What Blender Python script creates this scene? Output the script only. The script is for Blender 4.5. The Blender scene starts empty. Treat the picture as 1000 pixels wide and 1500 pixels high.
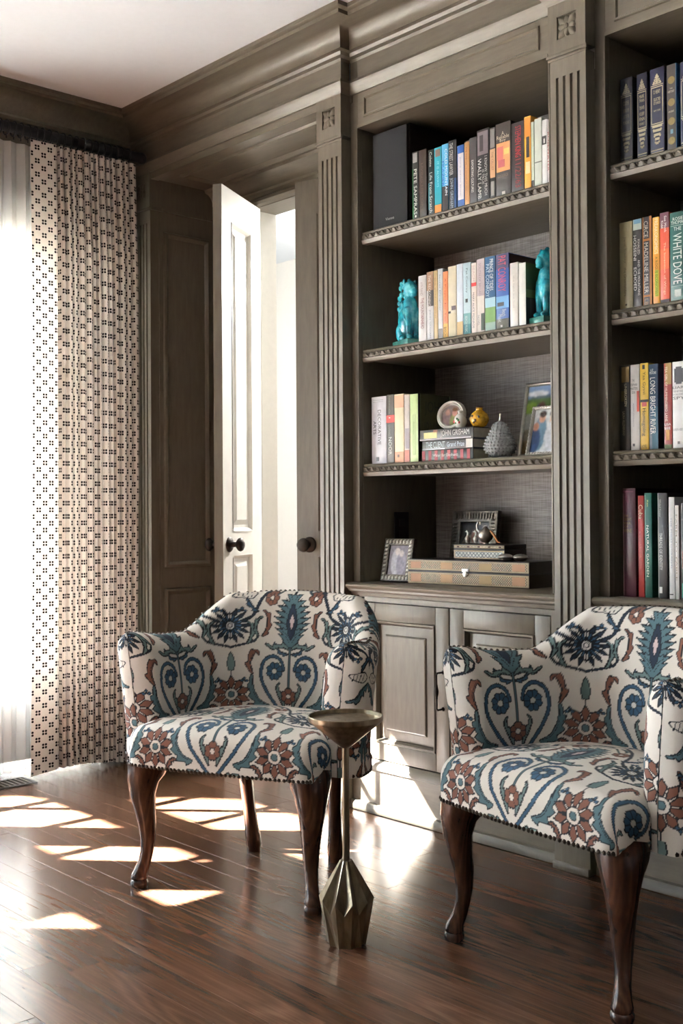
import bpy, bmesh, math, random
import numpy as np
from mathutils import Vector, Matrix
random.seed(7)
S = bpy.context.scene
COL = S.collection
# ------------------------------------------------------------------ camera
F_PX, YAW, PIT, ROL, PY = 1663.72, .738405, .0125584, -.0063986, 730.85
EYE = Vector((0, 0, 1.02))
_F = Vector((-math.cos(YAW)*math.cos(PIT), math.sin(YAW)*math.cos(PIT), math.sin(PIT)))
_R = Vector((math.sin(YAW), math.cos(YAW), 0)); _U = _R.cross(_F)
_c, _s = math.cos(ROL), math.sin(ROL)
_R, _U = _c*_R + _s*_U, -_s*_R + _c*_U
cd = bpy.data.cameras.new('camera'); cam = bpy.data.objects.new('camera', cd); COL.objects.link(cam)
cd.sensor_fit = 'HORIZONTAL'; cd.sensor_width = 36; cd.lens = F_PX*36/1000
cd.shift_y = (PY-750)/1000; cd.clip_start = .05; cd.clip_end = 200
cam.matrix_world = Matrix(((_R.x, _U.x, -_F.x, 0), (_R.y, _U.y, -_F.y, 0), (_R.z, _U.z, -_F.z, EYE.z), (0, 0, 0, 1)))
S.camera = cam
def hit(px, py, ax, v):                      # pixel -> point on the plane axis=v
    d = _R*((px-500)/F_PX) - _U*((py-PY)/F_PX) + _F
    return EYE + d*((v-EYE[ax])/d[ax])
# ------------------------------------------------------------------ light
S.view_settings.view_transform = 'Standard'; S.view_settings.look = 'None'
S.view_settings.gamma = 1; S.view_settings.use_curve_mapping = False
S.view_settings.exposure = 1.5
W = bpy.data.worlds.new('sky'); S.world = W; W.use_nodes = True
W.node_tree.nodes['Background'].inputs[0].default_value = (.74, .88, 1, 1)
W.node_tree.nodes['Background'].inputs[1].default_value = 11.0
sd = bpy.data.lights.new('sun', 'SUN'); sd.energy = 400; sd.angle = .009; sd.color = (1, .985, .97)
sun = bpy.data.objects.new('sun', sd); COL.objects.link(sun)
SUN = Vector((1, .95, -1.11)).normalized()
sun.rotation_euler = SUN.to_track_quat('-Z', 'Y').to_euler(); sun.location = (-8, -6, 9)
S.cycles.max_bounces = 8; S.cycles.diffuse_bounces = 2; S.cycles.transparent_max_bounces = 12
S.cycles.use_denoising = True
# ------------------------------------------------------------------ helpers
def tag(o, label=None, cat=None, group=None, kind=None):
    for k, v in (('label', label), ('category', cat), ('group', group), ('kind', kind)):
        if v: o[k] = v
    return o
def empty(name, loc=(0, 0, 0), rz=0, label=None, cat=None, group=None, kind=None, parent=None):
    o = bpy.data.objects.new(name, None); COL.objects.link(o); o.location = loc; o.rotation_euler = (0, 0, rz)
    o.empty_display_size = .05; o.parent = parent
    return tag(o, label, cat, group, kind)
def link(name, me, parent=None, loc=None, rot=None):
    o = bpy.data.objects.new(name, me); COL.objects.link(o); o.parent = parent
    if loc is not None: o.location = loc
    if rot is not None: o.rotation_euler = rot
    return o
def copy_tree(o, parent=None):
    c = o.copy(); COL.objects.link(c); c.parent = parent
    for ch in [x for x in S.objects if x.parent == o]: copy_tree(ch, c)
    return c
class MB:
    def __init__(s): s.v = []; s.f = []; s.mi = []
    def add(s, vs, fs, mi=0):
        n = len(s.v); s.v += [tuple(p) for p in vs]; s.f += [tuple(i+n for i in f) for f in fs]; s.mi += [mi]*len(fs); return s
    def box(s, x0, x1, y0, y1, z0, z1, mi=0):
        return s.add([(x, y, z) for z in (z0, z1) for y in (y0, y1) for x in (x0, x1)],
                     [(0, 2, 3, 1), (4, 5, 7, 6), (0, 1, 5, 4), (2, 6, 7, 3), (0, 4, 6, 2), (1, 3, 7, 5)], mi)
    def lathe(s, prof, n=24, c=(0, 0, 0), axis='z', mi=0, cap=True):
        vs = []; fs = []
        for r, h in prof:
            for k in range(n):
                a = 2*math.pi*k/n; p = (r*math.cos(a), r*math.sin(a), h)
                if axis == 'y': p = (p[0], -p[2], p[1])
                if axis == 'x': p = (p[2], p[0], p[1])
                vs.append((p[0]+c[0], p[1]+c[1], p[2]+c[2]))
        m = len(prof)
        for i in range(m-1):
            for k in range(n):
                k2 = (k+1) % n; fs.append((i*n+k, i*n+k2, (i+1)*n+k2, (i+1)*n+k))
        if cap: fs += [tuple(range(n))[::-1], tuple((m-1)*n+k for k in range(n))]
        return s.add(vs, fs, mi)
    def tube(s, pts, rad, n=10, mi=0, cap=True, flat=1.0, up=None):
        pts = [Vector(p) for p in pts]; vs = []; fs = []; m = len(pts)
        ref = Vector(up) if up else Vector((.13, .27, .95))
        for i, p in enumerate(pts):
            t = (pts[min(i+1, m-1)] - pts[max(i-1, 0)]).normalized()
            if abs(t.dot(ref)) > .95 and not up: ref = Vector((1, .1, .05))
            a = t.cross(ref).normalized(); b = a.cross(t)
            r = rad[i] if hasattr(rad, '__len__') else rad
            for k in range(n):
                an = 2*math.pi*k/n; vs.append(p + a*(r*math.cos(an)) + b*(r*flat*math.sin(an)))
        for i in range(m-1):
            for k in range(n):
                k2 = (k+1) % n; fs.append((i*n+k, i*n+k2, (i+1)*n+k2, (i+1)*n+k))
        if cap: fs += [tuple(range(n))[::-1], tuple((m-1)*n+k for k in range(n))]
        return s.add(vs, fs, mi)
    def prism(s, poly, a0, a1, axis='x', mi=0):
        n = len(poly)
        def P(u, w, a): return (a, u, w) if axis == 'x' else (u, a, w) if axis == 'y' else (u, w, a)
        vs = [P(u, w, a0) for u, w in poly] + [P(u, w, a1) for u, w in poly]
        fs = [(i, (i+1) % n, (i+1) % n+n, i+n) for i in range(n)] + [tuple(range(n))[::-1], tuple(range(n, 2*n))]
        return s.add(vs, fs, mi)
    def ball(s, c, r, n=12, m=8, mi=0):
        r = r if hasattr(r, '__len__') else (r, r, r); vs = []; fs = []
        for i in range(m+1):
            th = math.pi*i/m
            for k in range(n):
                a = 2*math.pi*k/n
                vs.append((c[0]+r[0]*math.sin(th)*math.cos(a), c[1]+r[1]*math.sin(th)*math.sin(a), c[2]-r[2]*math.cos(th)))
        for i in range(m):
            for k in range(n):
                k2 = (k+1) % n; fs.append((i*n+k, i*n+k2, (i+1)*n+k2, (i+1)*n+k))
        return s.add(vs, fs, mi)
    def sweep(s, path, prof, mi=0):
        """plan polyline (x,y) with room on its right-hand side; prof = (out, z) points"""
        path = [Vector(p) for p in path]; m = len(path); n = len(prof); vs = []; fs = []
        for i, p in enumerate(path):
            d0 = (path[i]-path[i-1]).normalized() if i else None
            d1 = (path[i+1]-path[i]).normalized() if i < m-1 else None
            d0 = d0 or d1; d1 = d1 or d0
            n0 = Vector((d0.y, -d0.x)); n1 = Vector((d1.y, -d1.x)); k = (n0+n1)/(1+n0.dot(n1))
            for o, z in prof: vs.append((p.x+k.x*o, p.y+k.y*o, z))
        for i in range(m-1):
            for j in range(n-1): fs.append((i*n+j, (i+1)*n+j, (i+1)*n+j+1, i*n+j+1))
        fs += [tuple(range(n)), tuple((m-1)*n+j for j in range(n))[::-1]]
        return s.add(vs, fs, mi)
    def xf(s, M):
        s.v = [tuple(M @ Vector(p)) for p in s.v]; return s
    def build(s, name, mats, parent=None, smooth=None, bevel=0, loc=None, rot=None, seg=2, weld=False):
        me = bpy.data.meshes.new(name); me.from_pydata(s.v, [], s.f)
        for m in (mats if isinstance(mats, (list, tuple)) else [mats]): me.materials.append(m)
        me.polygons.foreach_set('material_index', s.mi)
        bm = bmesh.new(); bm.from_mesh(me)
        if weld: bmesh.ops.remove_doubles(bm, verts=bm.verts, dist=1e-5)
        bmesh.ops.recalc_face_normals(bm, faces=bm.faces)
        if bevel:
            es = [e for e in bm.edges if len(e.link_faces) == 2 and e.calc_face_angle(0) > .5]
            bmesh.ops.bevel(bm, geom=es, offset=bevel, segments=seg, affect='EDGES', profile=.5, clamp_overlap=True)
        bm.to_mesh(me); bm.free()
        if smooth is None and bevel: smooth = 35
        if smooth:
            me.polygons.foreach_set('use_smooth', [True]*len(me.polygons)); me.set_sharp_from_angle(angle=math.radians(smooth))
        return link(name, me, parent, loc, rot)
# ------------------------------------------------------------------ materials
def srgb(r, g, b): return tuple(((c/255)/12.92 if c/255 <= .04045 else ((c/255+.055)/1.055)**2.4) for c in (r, g, b)) + (1,)
class NT:
    def __init__(s, name):
        s.m = bpy.data.materials.new(name); s.m.use_nodes = True; s.t = s.m.node_tree; s.b = s.t.nodes['Principled BSDF']
    def n(s, ty, **kw):
        nd = s.t.nodes.new(ty)
        for k, v in kw.items():
            if isinstance(k, str) and hasattr(nd, k): setattr(nd, k, v)
        return nd
    def l(s, a, b): s.t.links.new(a, b)
    def val(s, sock, v):
        if hasattr(v, 'links') or hasattr(v, 'is_linked'): s.l(v, sock)
        else: sock.default_value = v
    def math(s, op, a, b=0., c=0.):
        nd = s.n('ShaderNodeMath', operation=op)
        for i, v in enumerate((a, b, c)): s.val(nd.inputs[i], v)
        return nd.outputs[0]
    def mix(s, f, a, b, mode='MIX'):
        nd = s.n('ShaderNodeMix', data_type='RGBA', blend_type=mode); s.val(nd.inputs[0], f); s.val(nd.inputs[6], a); s.val(nd.inputs[7], b)
        return nd.outputs[2]
    def coord(s, kind='Object', scale=(1, 1, 1), off=None):
        tc = s.n('ShaderNodeTexCoord'); mp = s.n('ShaderNodeMapping'); s.l(tc.outputs[kind], mp.inputs[0]); mp.inputs['Scale'].default_value = scale
        if off is not None: s.l(off, mp.inputs['Location'])
        return mp.outputs[0]
    def noise(s, vec, scale, detail=3, rough=.55):
        nd = s.n('ShaderNodeTexNoise'); s.l(vec, nd.inputs['Vector']); nd.inputs['Scale'].default_value = scale
        nd.inputs['Detail'].default_value = detail; nd.inputs['Roughness'].default_value = rough; return nd.outputs[0]
    def ramp(s, f, stops):
        nd = s.n('ShaderNodeValToRGB'); s.l(f, nd.inputs[0]); el = nd.color_ramp.elements
        while len(el) < len(stops): el.new(.5)
        for e, (p, c) in zip(el, stops): e.position = p; e.color = c
        return nd.outputs[0]
    def bump(s, h, st=.2, dist=.002):
        nd = s.n('ShaderNodeBump'); s.l(h, nd.inputs['Height']); nd.inputs['Strength'].default_value = st; nd.inputs['Distance'].default_value = dist
        s.l(nd.outputs[0], s.b.inputs['Normal'])
    def set(s, color=None, rough=None, metal=None, spec=None, coat=None):
        for k, v in (('Base Color', color), ('Roughness', rough), ('Metallic', metal), ('Specular IOR Level', spec), ('Coat Weight', coat)):
            if v is not None: s.val(s.b.inputs[k], v)
        return s.m
_MC = {}
def plain(name, rgb, rough=.5, metal=0, spec=.5, var=.12, scale=40):
    if name in _MC: return _MC[name]
    t = NT(name); c = srgb(*rgb); v = t.noise(t.coord(), scale, 2)
    dk = tuple(x*(1-var) for x in c[:3])+(1,); lt = tuple(min(1, x*(1+var)) for x in c[:3])+(1,)
    t.set(t.ramp(v, [(.3, dk), (.7, lt)]), rough, metal, spec); _MC[name] = t.m; return t.m
def paint_mat(name, c0, c1, rough=.38):
    t = NT(name); v = t.noise(t.coord(scale=(9, 9, 1.6)), 6, 4, .6); g = t.noise(t.coord(scale=(160, 160, 8)), 1, 3, .6)
    col = t.mix(t.math('MULTIPLY', g, .35), t.ramp(v, [(.3, srgb(*c0)), (.7, srgb(*c1))]), srgb(*[int(x*.72) for x in c0]))
    t.bump(g, .12, .0006); return t.set(col, rough, spec=.45)
M_TAUPE = paint_mat('taupe_glazed_paint', (98, 91, 78), (113, 105, 91))
def paint_h():
    m = M_TAUPE.copy(); m.name = 'taupe_glazed_paint_brushed_along'
    for nd in m.node_tree.nodes:
        if nd.type == 'MAPPING': v = nd.inputs['Scale'].default_value; nd.inputs['Scale'].default_value = (v[2], v[1], v[0])
    return m
M_TAUPE_H = paint_h()
M_GROOVE = plain('dark_glaze', (52, 43, 33), .6)
M_WHITE = plain('white_door_paint', (236, 232, 222), .35, var=.02)
M_HALL = plain('hall_white', (240, 238, 232), .7, var=.01)
M_DARK = plain('low_bounce_dark_wall', (62, 52, 43), .5)  # unseen walls, coloured dark to cut light bounced into the room
M_CEIL = plain('ceiling_white', (234, 241, 248), .8, var=.01)
M_WALL = plain('plaster_white', (228, 224, 216), .8, var=.02)
M_BLACK = plain('black_iron', (22, 22, 26), .45, .3)
M_BRONZE = plain('dark_bronze', (42, 34, 30), .35, .7)
def grass_cloth():
    t = NT('grasscloth'); a = t.noise(t.coord(scale=(14, 14, 420)), 1, 2); b = t.noise(t.coord(scale=(420, 420, 10)), 1, 2)
    f = t.math('ADD', t.math('MULTIPLY', a, .6), t.math('MULTIPLY', b, .4))
    t.bump(f, .35, .001); return t.set(t.ramp(f, [(.36, srgb(128, 121, 116)), (.62, srgb(182, 175, 170))]), .55, spec=.35)
M_GRASS = grass_cloth()
def wood(name, dk, lt, md, rough, axis_scale, rnd=True, coat=0, bands=9):
    t = NT(name); oi = t.n('ShaderNodeObjectInfo')
    cx = t.n('ShaderNodeCombineXYZ')
    for i in range(3): t.l(t.math('MULTIPLY', oi.outputs['Random'], (37., 19., 53.)[i]), cx.inputs[i])
    vec = t.coord(scale=axis_scale, off=cx.outputs[0] if rnd else None)
    n1 = t.noise(vec, 1.0, 6, .62)
    wv = t.n('ShaderNodeTexWave', bands_direction='Y'); t.l(vec, wv.inputs[0]); wv.inputs['Scale'].default_value = bands/10
    wv.inputs['Distortion'].default_value = 9; wv.inputs['Detail'].default_value = 3; wv.inputs['Detail Scale'].default_value = .8
    f = t.math('ADD', t.math('MULTIPLY', n1, .80), t.math('MULTIPLY', wv.outputs[1], .20))
    fine = t.noise(t.coord(scale=tuple(a*6 for a in axis_scale)), 1, 3, .7)
    f = t.math('ADD', t.math('MULTIPLY', f, .75), t.math('MULTIPLY', fine, .25))
    col = t.ramp(f, [(.30, srgb(*dk)), (.5, srgb(*md)), (.68, srgb(*lt))])
    if rnd:
        br = t.math('MULTIPLY_ADD', oi.outputs['Random'], .40, .80)
        hs = t.n('ShaderNodeHueSaturation'); t.l(br, hs.inputs['Value']); t.l(col, hs.inputs['Color']); col = hs.outputs[0]
    t.bump(f, .05, .0006); return t.set(col, t.math('MULTIPLY_ADD', fine, .08, rough), spec=.5, coat=coat)
def oak():
    t = NT('oak_floor'); oi = t.n('ShaderNodeObjectInfo'); cx = t.n('ShaderNodeCombineXYZ')
    for i in range(3): t.l(t.math('MULTIPLY', oi.outputs['Random'], (37., 19., 53.)[i]), cx.inputs[i])
    base = t.coord(scale=(.8, 7.5, 7.5), off=cx.outputs[0]); warp = t.noise(base, 1.0, 2, .5)
    # cathedral figure: rings of a slowly warped field
    rg = t.math('FRACT', t.math('MULTIPLY', warp, 13.)); rg = t.math('ABSOLUTE', t.math('SUBTRACT', rg, .5))
    pore = t.noise(t.coord(scale=(5, 190, 190), off=cx.outputs[0]), 1, 3, .6)
    soft = t.noise(t.coord(scale=(1.5, 10, 10), off=cx.outputs[0]), 1, 3, .5)
    f = t.math('ADD', t.math('ADD', t.math('MULTIPLY', rg, .34), t.math('MULTIPLY', pore, .46)), t.math('MULTIPLY', soft, .38))
    col = t.ramp(f, [(.28, srgb(60, 41, 31)), (.5, srgb(84, 58, 43)), (.72, srgb(106, 77, 58))])
    hs = t.n('ShaderNodeHueSaturation'); t.l(t.math('MULTIPLY_ADD', oi.outputs['Random'], .36, .82), hs.inputs['Value']); t.l(col, hs.inputs['Color'])
    t.bump(pore, .05, .0005); return t.set(hs.outputs[0], t.math("MULTIPLY_ADD", soft, .10, .17), spec=.26)
M_FLOOR = oak()
M_WALNUT = wood('walnut_leg', (40, 24, 17), (84, 52, 37), (60, 37, 26), .2, (30, 30, 4), rnd=False)
def glass_mat():
    t = NT('window_glass'); tr = t.n('ShaderNodeBsdfTransparent'); gl = t.n('ShaderNodeBsdfGlossy'); gl.inputs['Roughness'].default_value = .02
    fr = t.n('ShaderNodeFresnel'); mx = t.n('ShaderNodeMixShader'); t.l(t.math('MULTIPLY', fr.outputs[0], .6), mx.inputs[0]); t.l(tr.outputs[0], mx.inputs[1]); t.l(gl.outputs[0], mx.inputs[2])
    t.l(mx.outputs[0], t.t.nodes['Material Output'].inputs[0]); return t.m
M_GLASS = glass_mat()
# ------------------------------------------------------------------ levels of the room
XW, YP, YF, YB, YD = -4.27, 2.662, 2.705, 3.09, 3.02     # window wall, pilaster face, bookcase face, bookcase back, door plane
ZC = 2.73
XR, YR = 1.7, -2.9                                           # wall on the camera's right, wall behind the camera
XS = -4.13                                                   # panelled side of the door recess
PIL = [(-3.037, -2.914), (-2.014, -1.890), (-.993, -.869)]
# floor: slab plus single planks
fl = MB().box(XW-.2, XR+.1, YR-.1, 5.0, -.12, -.0125).build('floor', M_FLOOR); tag(fl, kind='structure')
pw, gap = .0826, .0007
lens = [.62, .86, 1.15, 1.42]
pmesh = [MB().box(-L/2+gap/2, L/2-gap/2, -pw/2+gap/2, pw/2-gap/2, -.012, 0).build('plank', M_FLOOR, fl, bevel=.0004, seg=1) for L in lens]
used = [False]*4
y = 2.668 - pw/2; npl = 0
while y > -.2:
    x = XW + .02 - random.random()*.6
    while x < .35:
        k = random.randrange(4); L = lens[k]; cx = x+L/2
        if cx+L/2 > XW+.02:
            if not used[k]: o = pmesh[k]; used[k] = True
            else: o = pmesh[k].copy(); COL.objects.link(o)
            o.location = (cx, y, 0); npl += 1
        x += L
    y -= pw
for k in range(4):
    if not used[k]: bpy.data.objects.remove(pmesh[k])
bk = MB()
y2 = y
bk.box(XW, XR, YR, y2+pw/2-gap, -.012, 0)
bk.box(1.7, XR, y2, YF, -.012, 0) if False else None
tag(bk.build('plank_field', M_FLOOR, fl), kind='stuff')
tag(MB().box(XW-.2, XR+.1, YR-.1, 5.0, ZC, ZC+.1).build('ceiling', M_CEIL), kind='structure')
# wall behind the bookcases, wall right, wall behind camera
tag(MB().box(-3.0, XR+.1, YB+.012, YB+.06, 0, ZC).build('wall_back', M_WALL), kind='structure')
tag(MB().box(XR, XR+.1, YR, YB+.06, 0, ZC).build('wall_right', M_DARK), kind='structure')
rw = MB()
rw.box(XW, XR, YR-.1, YR, 0, ZC)
tag(rw.build('wall_rear', M_DARK), kind='structure')
# window wall: openings of four glazed doors
GL = [(1.80, 2.46, 2), (.89, 1.55, 2), (.42, .64, 1), (-.33, .10, 0), (-1.24, -.58, 2), (-2.15, -1.49, 2)]   # clear glass of each leaf along y, columns of panes; last two added for fill light
ZG = [.36, .70, 1.04, 1.38, 1.72, 2.06]
lw = MB(); x0, x1 = XW-.14, XW
lw.box(x0, x1, -2.28, 2.60, 2.18, ZC).box(x0, x1, 2.60, 3.3, 0, ZC).box(x0, x1, YR-.1, -2.28, 0, ZC)
edges = []
for a, b, c in GL: edges.append((a-.12, b+.12))
edges = sorted(edges)
for (a0, b0), (a1, b1) in zip(edges, edges[1:]):
    if a1-b0 > .004: lw.box(x0, x1, b0, a1, 0, 2.18)
tag(lw.build('wall_left', M_TAUPE), kind='structure')
for i, (a, b, nc) in enumerate(GL):
    e = empty(f'window_{i+1}', (XW-.07, (a+b)/2, 0), kind='structure')
    lo = max([d+(a-d)/2 for c, d, _ in GL if d < a]+[a-.12]); hi = min([b+(c-b)/2 for c, d, _ in GL if c > b]+[b+.12])
    lo, hi = max(lo, a-.12)-(a+b)/2+.001, min(hi, b+.12)-(a+b)/2-.001
    h = (b-a)/2
    fr = MB(); fr.box(-.022, .022, lo, -h, .02, 2.175).box(-.022, .022, h, hi, .02, 2.175).box(-.022, .022, -h, h, 2.06, 2.175).box(-.022, .022, -h, h, .02, .36 if nc else 1.865)
    fr.build('window_frame', M_TAUPE, e, bevel=.003)
    if nc == 2: MB().box(-.014, .014, -.011, .011, .36, 2.06).build('muntin', M_TAUPE, e)
    ZL = ZG if nc else [1.865, 2.06]; nc = nc or 1
    mh = None
    for z in ZL[1:-1]:
        if mh is None: mh = MB().box(-.0135, .0135, -h, h, -.011, .011).build('muntin', M_TAUPE, e, loc=(0, 0, z))
        else: link('muntin', mh.data, e, (0, 0, z))
    pn = None; pwid = h/nc
    for z0, z1 in zip(ZL, ZL[1:]):
        for cc in ((-h/2, h/2) if nc == 2 else (0,)):
            if pn is None: pn = MB().box(-.002, .002, -pwid+.0, pwid-.0, -(z1-z0)/2+.011, (z1-z0)/2-.011).build('pane', M_GLASS, e, loc=(0, cc, (z0+z1)/2))
            else: link('pane', pn.data, e, (0, cc, (z0+z1)/2))
# casing round the glazed wall and the recess of the doors
cs = MB(); cs.box(XW, XW+.018, 2.50, 2.61, 0, 2.28).box(XW, XW+.024, -2.35, 2.61, 2.18, 2.29)
tag(cs.build('trim_1', M_TAUPE_H, bevel=.004), kind='structure')
for nm, bs in (('wall_door', [(XS-.14, -3.885, YD, YD+.13, 0, 2.5), (-3.055, -2.9, YD, YD+.13, 0, 2.5), (-3.885, -3.055, YD, YD+.13, 2.335, 2.5)]),
               ('ceiling_recess', [(XS-.14, -2.9, YP+.04, YD, 2.46, 2.52)]), ('wall_recess_right', [(-3.037, -2.93, YP+.045, YD, 0, 2.46)]),
               ('wall_recess_left', [(XS-.14, XS, YP+.045, YD, 0, 2.46)]), ('wall_fascia', [(XW, -2.914, YP, YP+.04, 2.484, ZC), (XS, -3.037, YP, YP+.04, 2.455, 2.484)])):
    q = MB()
    for b_ in bs: q.box(*b_)
    tag(q.build(nm, M_TAUPE if 'left' in nm or 'right' in nm else M_TAUPE_H), kind='structure')
# head mouldings above the doors and soffit panel, recess panelling
hm = MB()
hp = [(0, 2.46), (.075, 2.46), (.07, 2.448), (.05, 2.44), (.038, 2.425), (.03, 2.41), (.03, 2.395), (.018, 2.39), (.018, 2.372), (.026, 2.366), (.028, 2.352), (.02, 2.342), (0, 2.338)]
hm.sweep([(XS, YD), (-3.037, YD)], hp)
def ring(mb, u0, u1, w0, w1, P, prof):
    """picture-frame moulding: prof = (inset, height) list, P(u,w,h)->xyz"""
    n = len(prof); vs = []; fs = []
    for (cu, cw, su, sw) in ((u0, w0, 1, 1), (u1, w0, -1, 1), (u1, w1, -1, -1), (u0, w1, 1, -1)):
        for i, h in prof: vs.append(P(cu+su*i, cw+sw*i, h))
    for c in range(4):
        for j in range(n-1): fs.append((c*n+j, ((c+1) % 4)*n+j, ((c+1) % 4)*n+j+1, c*n+j+1))
    mb.add(vs, fs); return mb
RP = [(0, 0), (.004, .009), (.012, .012), (.02, .007), (.026, .0)]
ring(hm, XS+.12, -3.10, YP+.07, YD-.10, lambda u, w, h: (u, w, 2.46-h), RP)
tag(hm.build('trim_2', M_TAUPE_H, smooth=30), kind='structure')
pm = MB()
for z0, z1 in ((.12, .70), (.79, 2.24)): ring(pm, YP+.065, YD-.05, z0, z1, lambda u, w, h: (XS+h, u, w), RP)
pm.box(XS, XS+.01, YP, YD, 2.325, 2.338)
tag(pm.build('trim_3', M_TAUPE, smooth=30), kind='structure')
# crown and frieze all round
cove = [(.120-.086*math.sin(a)**1.0, 2.697-.058*(1-math.cos(a))) for a in [i*math.pi/2/8 for i in range(9)]]
cp = [(0, ZC), (.135, ZC), (.135, 2.716), (.128, 2.711), (.122, 2.709)] + cove + [(.034, 2.628), (.022, 2.624), (.016, 2.614), (.004, 2.609), (0, 2.60)]
cp2 = [(-.01, 2.532), (.004, 2.532), (.024, 2.526), (.028, 2.516), (.020, 2.508), (.016, 2.498), (.008, 2.490), (.006, 2.484), (-.01, 2.482)]
path = [(XW, YR), (XW, YP), (-2.914, YP), (-2.914, YF)]
for a, b in PIL[1:]: path += [(a, YF), (a, YP), (b, YP), (b, YF)]
path += [(XR, YF)]
cr = MB().sweep(path, cp).sweep(path, cp2)
tag(cr.build('trim_4', M_TAUPE_H, smooth=32), kind='structure')
# hall beyond the doors
hl = MB(); hy0, hy1 = YD+.13, 4.9
hl.box(-6.4, -2.2, hy1, hy1+.1, 0, ZC).box(-6.5, -6.4, hy0, hy1, 0, ZC).box(-2.2, -2.1, hy0, hy1, 0, ZC).box(-6.4, XS-.14, hy0-.05, hy0, 0, ZC).box(-2.9, -2.2, hy0-.05, hy0, 0, ZC).box(XS-.14, -2.9, hy0-.03, hy0, 2.5, ZC)
tag(hl.build('wall_hall', M_HALL), kind='structure')
tag(MB().box(-6.5, -2.1, hy0, 5.0, -.03, -.001).build('floor_hall', M_FLOOR), kind='structure')
tag(MB().box(-6.5, XW-.2, hy0-.05, 5.0, ZC, ZC+.1).build('ceiling_hall', M_CEIL), kind='structure')
hlamp = empty('added_hall_lamp', (-3.95, 4.25, ZC-.34), label='round white pendant lamp added to brighten the hall beyond the doors', cat='lamp')  # invented pendant, added so the hall reads bright
MB().lathe([(.06, .34), (.06, .32), (.008, .31), (.008, .0), (.15, -.02), (.15, -.03)], 28).build('lamp_base', M_WHITE, hlamp, smooth=40)
t = NT('lamp_glow'); em = t.n('ShaderNodeEmission'); em.inputs[0].default_value = (1, .98, .95, 1); em.inputs[1].default_value = 105
t.l(em.outputs[0], t.t.nodes['Material Output'].inputs[0])
MB().lathe([(.15, -.03), (.17, -.08), (.16, -.14), (.11, -.185), (.05, -.2), (.002, -.202)], 28).build('lamp_shade', t.m, hlamp, smooth=60)
tag(MB().box(-3.8855, -3.878, YD+.045, YD+.13, 0, 2.335).box(-3.062, -3.0545, YD+.045, YD+.13, 0, 2.335).build('trim_5', M_WHITE), kind='structure')
# terrace and pergola outside
tag(MB().box(-14, XW-.14, -12, 9, -.25, -.03).build('ground', plain('terrace_stone', (176, 170, 160), .8)), kind='structure')
pg = empty('pergola', (XW-.2, 0, 0), label='wooden pergola over the terrace outside the glazed wall', cat='pergola')
M_PERG = plain('pergola_wood', (150, 140, 126), .7)
rf = None
for k in range(-5, 6):
    yb = -.185+k*.512
    if rf is None: rf = MB().box(-3.2, 0, 0, .05, 2.5, 2.71).build('rafter', M_PERG, pg, loc=(0, yb, 0))
    else: link('rafter', rf.data, pg, (0, yb, 0))
MB().box(-3.1, -3.02, -3.2, 3.2, 2.38, 2.5).build('beam', M_PERG, pg)
for yy in (-3, 3): MB().box(-3.12, -3.0, yy-.06, yy+.06, -.03, 2.38).build('post', M_PERG, pg)

ct = empty('sun_blocking_cypress', (-8.45, -1.84, -.03), label='tall slim cypress, unseen, added beyond the pergola to keep sun off the drape', cat='tree')  # unseen tree added to block direct sun from the curtain's window
MB().tube([(0, 0, 0), (0, 0, 1.2)], [.09, .07], 10).build('trunk', M_PERG, ct, smooth=60)
cb = MB(); rnd = random.Random(2)
for k in range(260):
    q = k/260; z = .7+10.5*q; r = .46*min(1, 1.5*(1-q)+.12)*min(1, .5+q*3); a = k*2.4
    cb.ball((r*.62*math.cos(a), r*.62*math.sin(a), z), (r*.5, r*.5, .28+.1*rnd.random()), 7, 5)
cb.build('foliage', plain('cypress_green', (44, 66, 38), .8, var=.4, scale=9), ct, smooth=60)
# ------------------------------------------------------------------ doors
def leaf(name, label):
    w, h, t = .405, 2.328, .038
    e = empty(name, kind='structure')
    # slab with recessed panel fields: stiles and rails + thin core (hall side white, room side taupe)
    zs = [(.13, .855), (.945, 2.205)]; sx = (.105, w-.095)
    for side, m in ((1, M_TAUPE), (-1, M_WHITE)):           # room side at -y when closed
        y0, y1 = (0, t/2) if side == 1 else (t/2, t)
        b = MB(); b.box(0, sx[0], y0, y1, .008, h+.008).box(sx[1], w, y0, y1, .008, h+.008)
        for z0, z1 in ((.008, zs[0][0]), (zs[0][1], zs[1][0]), (zs[1][1], h+.008)): b.box(sx[0], sx[1], y0, y1, z0, z1)
        b.box(sx[0]-.005, sx[1]+.005, t/2-.004 if side == 1 else t/2, t/2 if side == 1 else t/2+.004, .1, h-.02)
        b.build('door_face', m, e)
        for z0, z1 in zs:
            r = MB(); P = (lambda u, v, q: (u, 0+q, v)) if side == 1 else (lambda u, v, q: (u, t-q, v))
            ring(r, sx[0], sx[1], z0, z1, P, [(0, -.002), (.005, -.003), (.012, .003), (.018, .012), (.03, .014), (.048, .006), (.05, .004)])
            r.add([P(u, v, .004) for u, v in ((sx[0]+.05, z0+.05), (sx[1]-.05, z0+.05), (sx[1]-.05, z1-.05), (sx[0]+.05, z1-.05))], [(0, 1, 2, 3)])
            r.build('door_panel', m, e, smooth=25)
    MB().box(w-.001, w+.0006, .0005, t-.0005, .008, h+.008).build('door_edge', M_TAUPE, e)
    for s in (-1, 1):
        k = MB(); pr = [(.031, 0), (.031, .004), (.026, .009), (.012, .011), (.010, .030), (.018, .036), (.026, .043), (.028, .050), (.024, .058), (.014, .063), (.002, .064)]
        k.lathe(pr, 24, axis='y')
        if s == 1: k.xf(Matrix.Rotation(math.pi, 4, 'Z'))
        k.build('door_knob', M_BRONZE, e, smooth=50, loc=(w-.058, 0 if s == -1 else t, .897))
    return e
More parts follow.
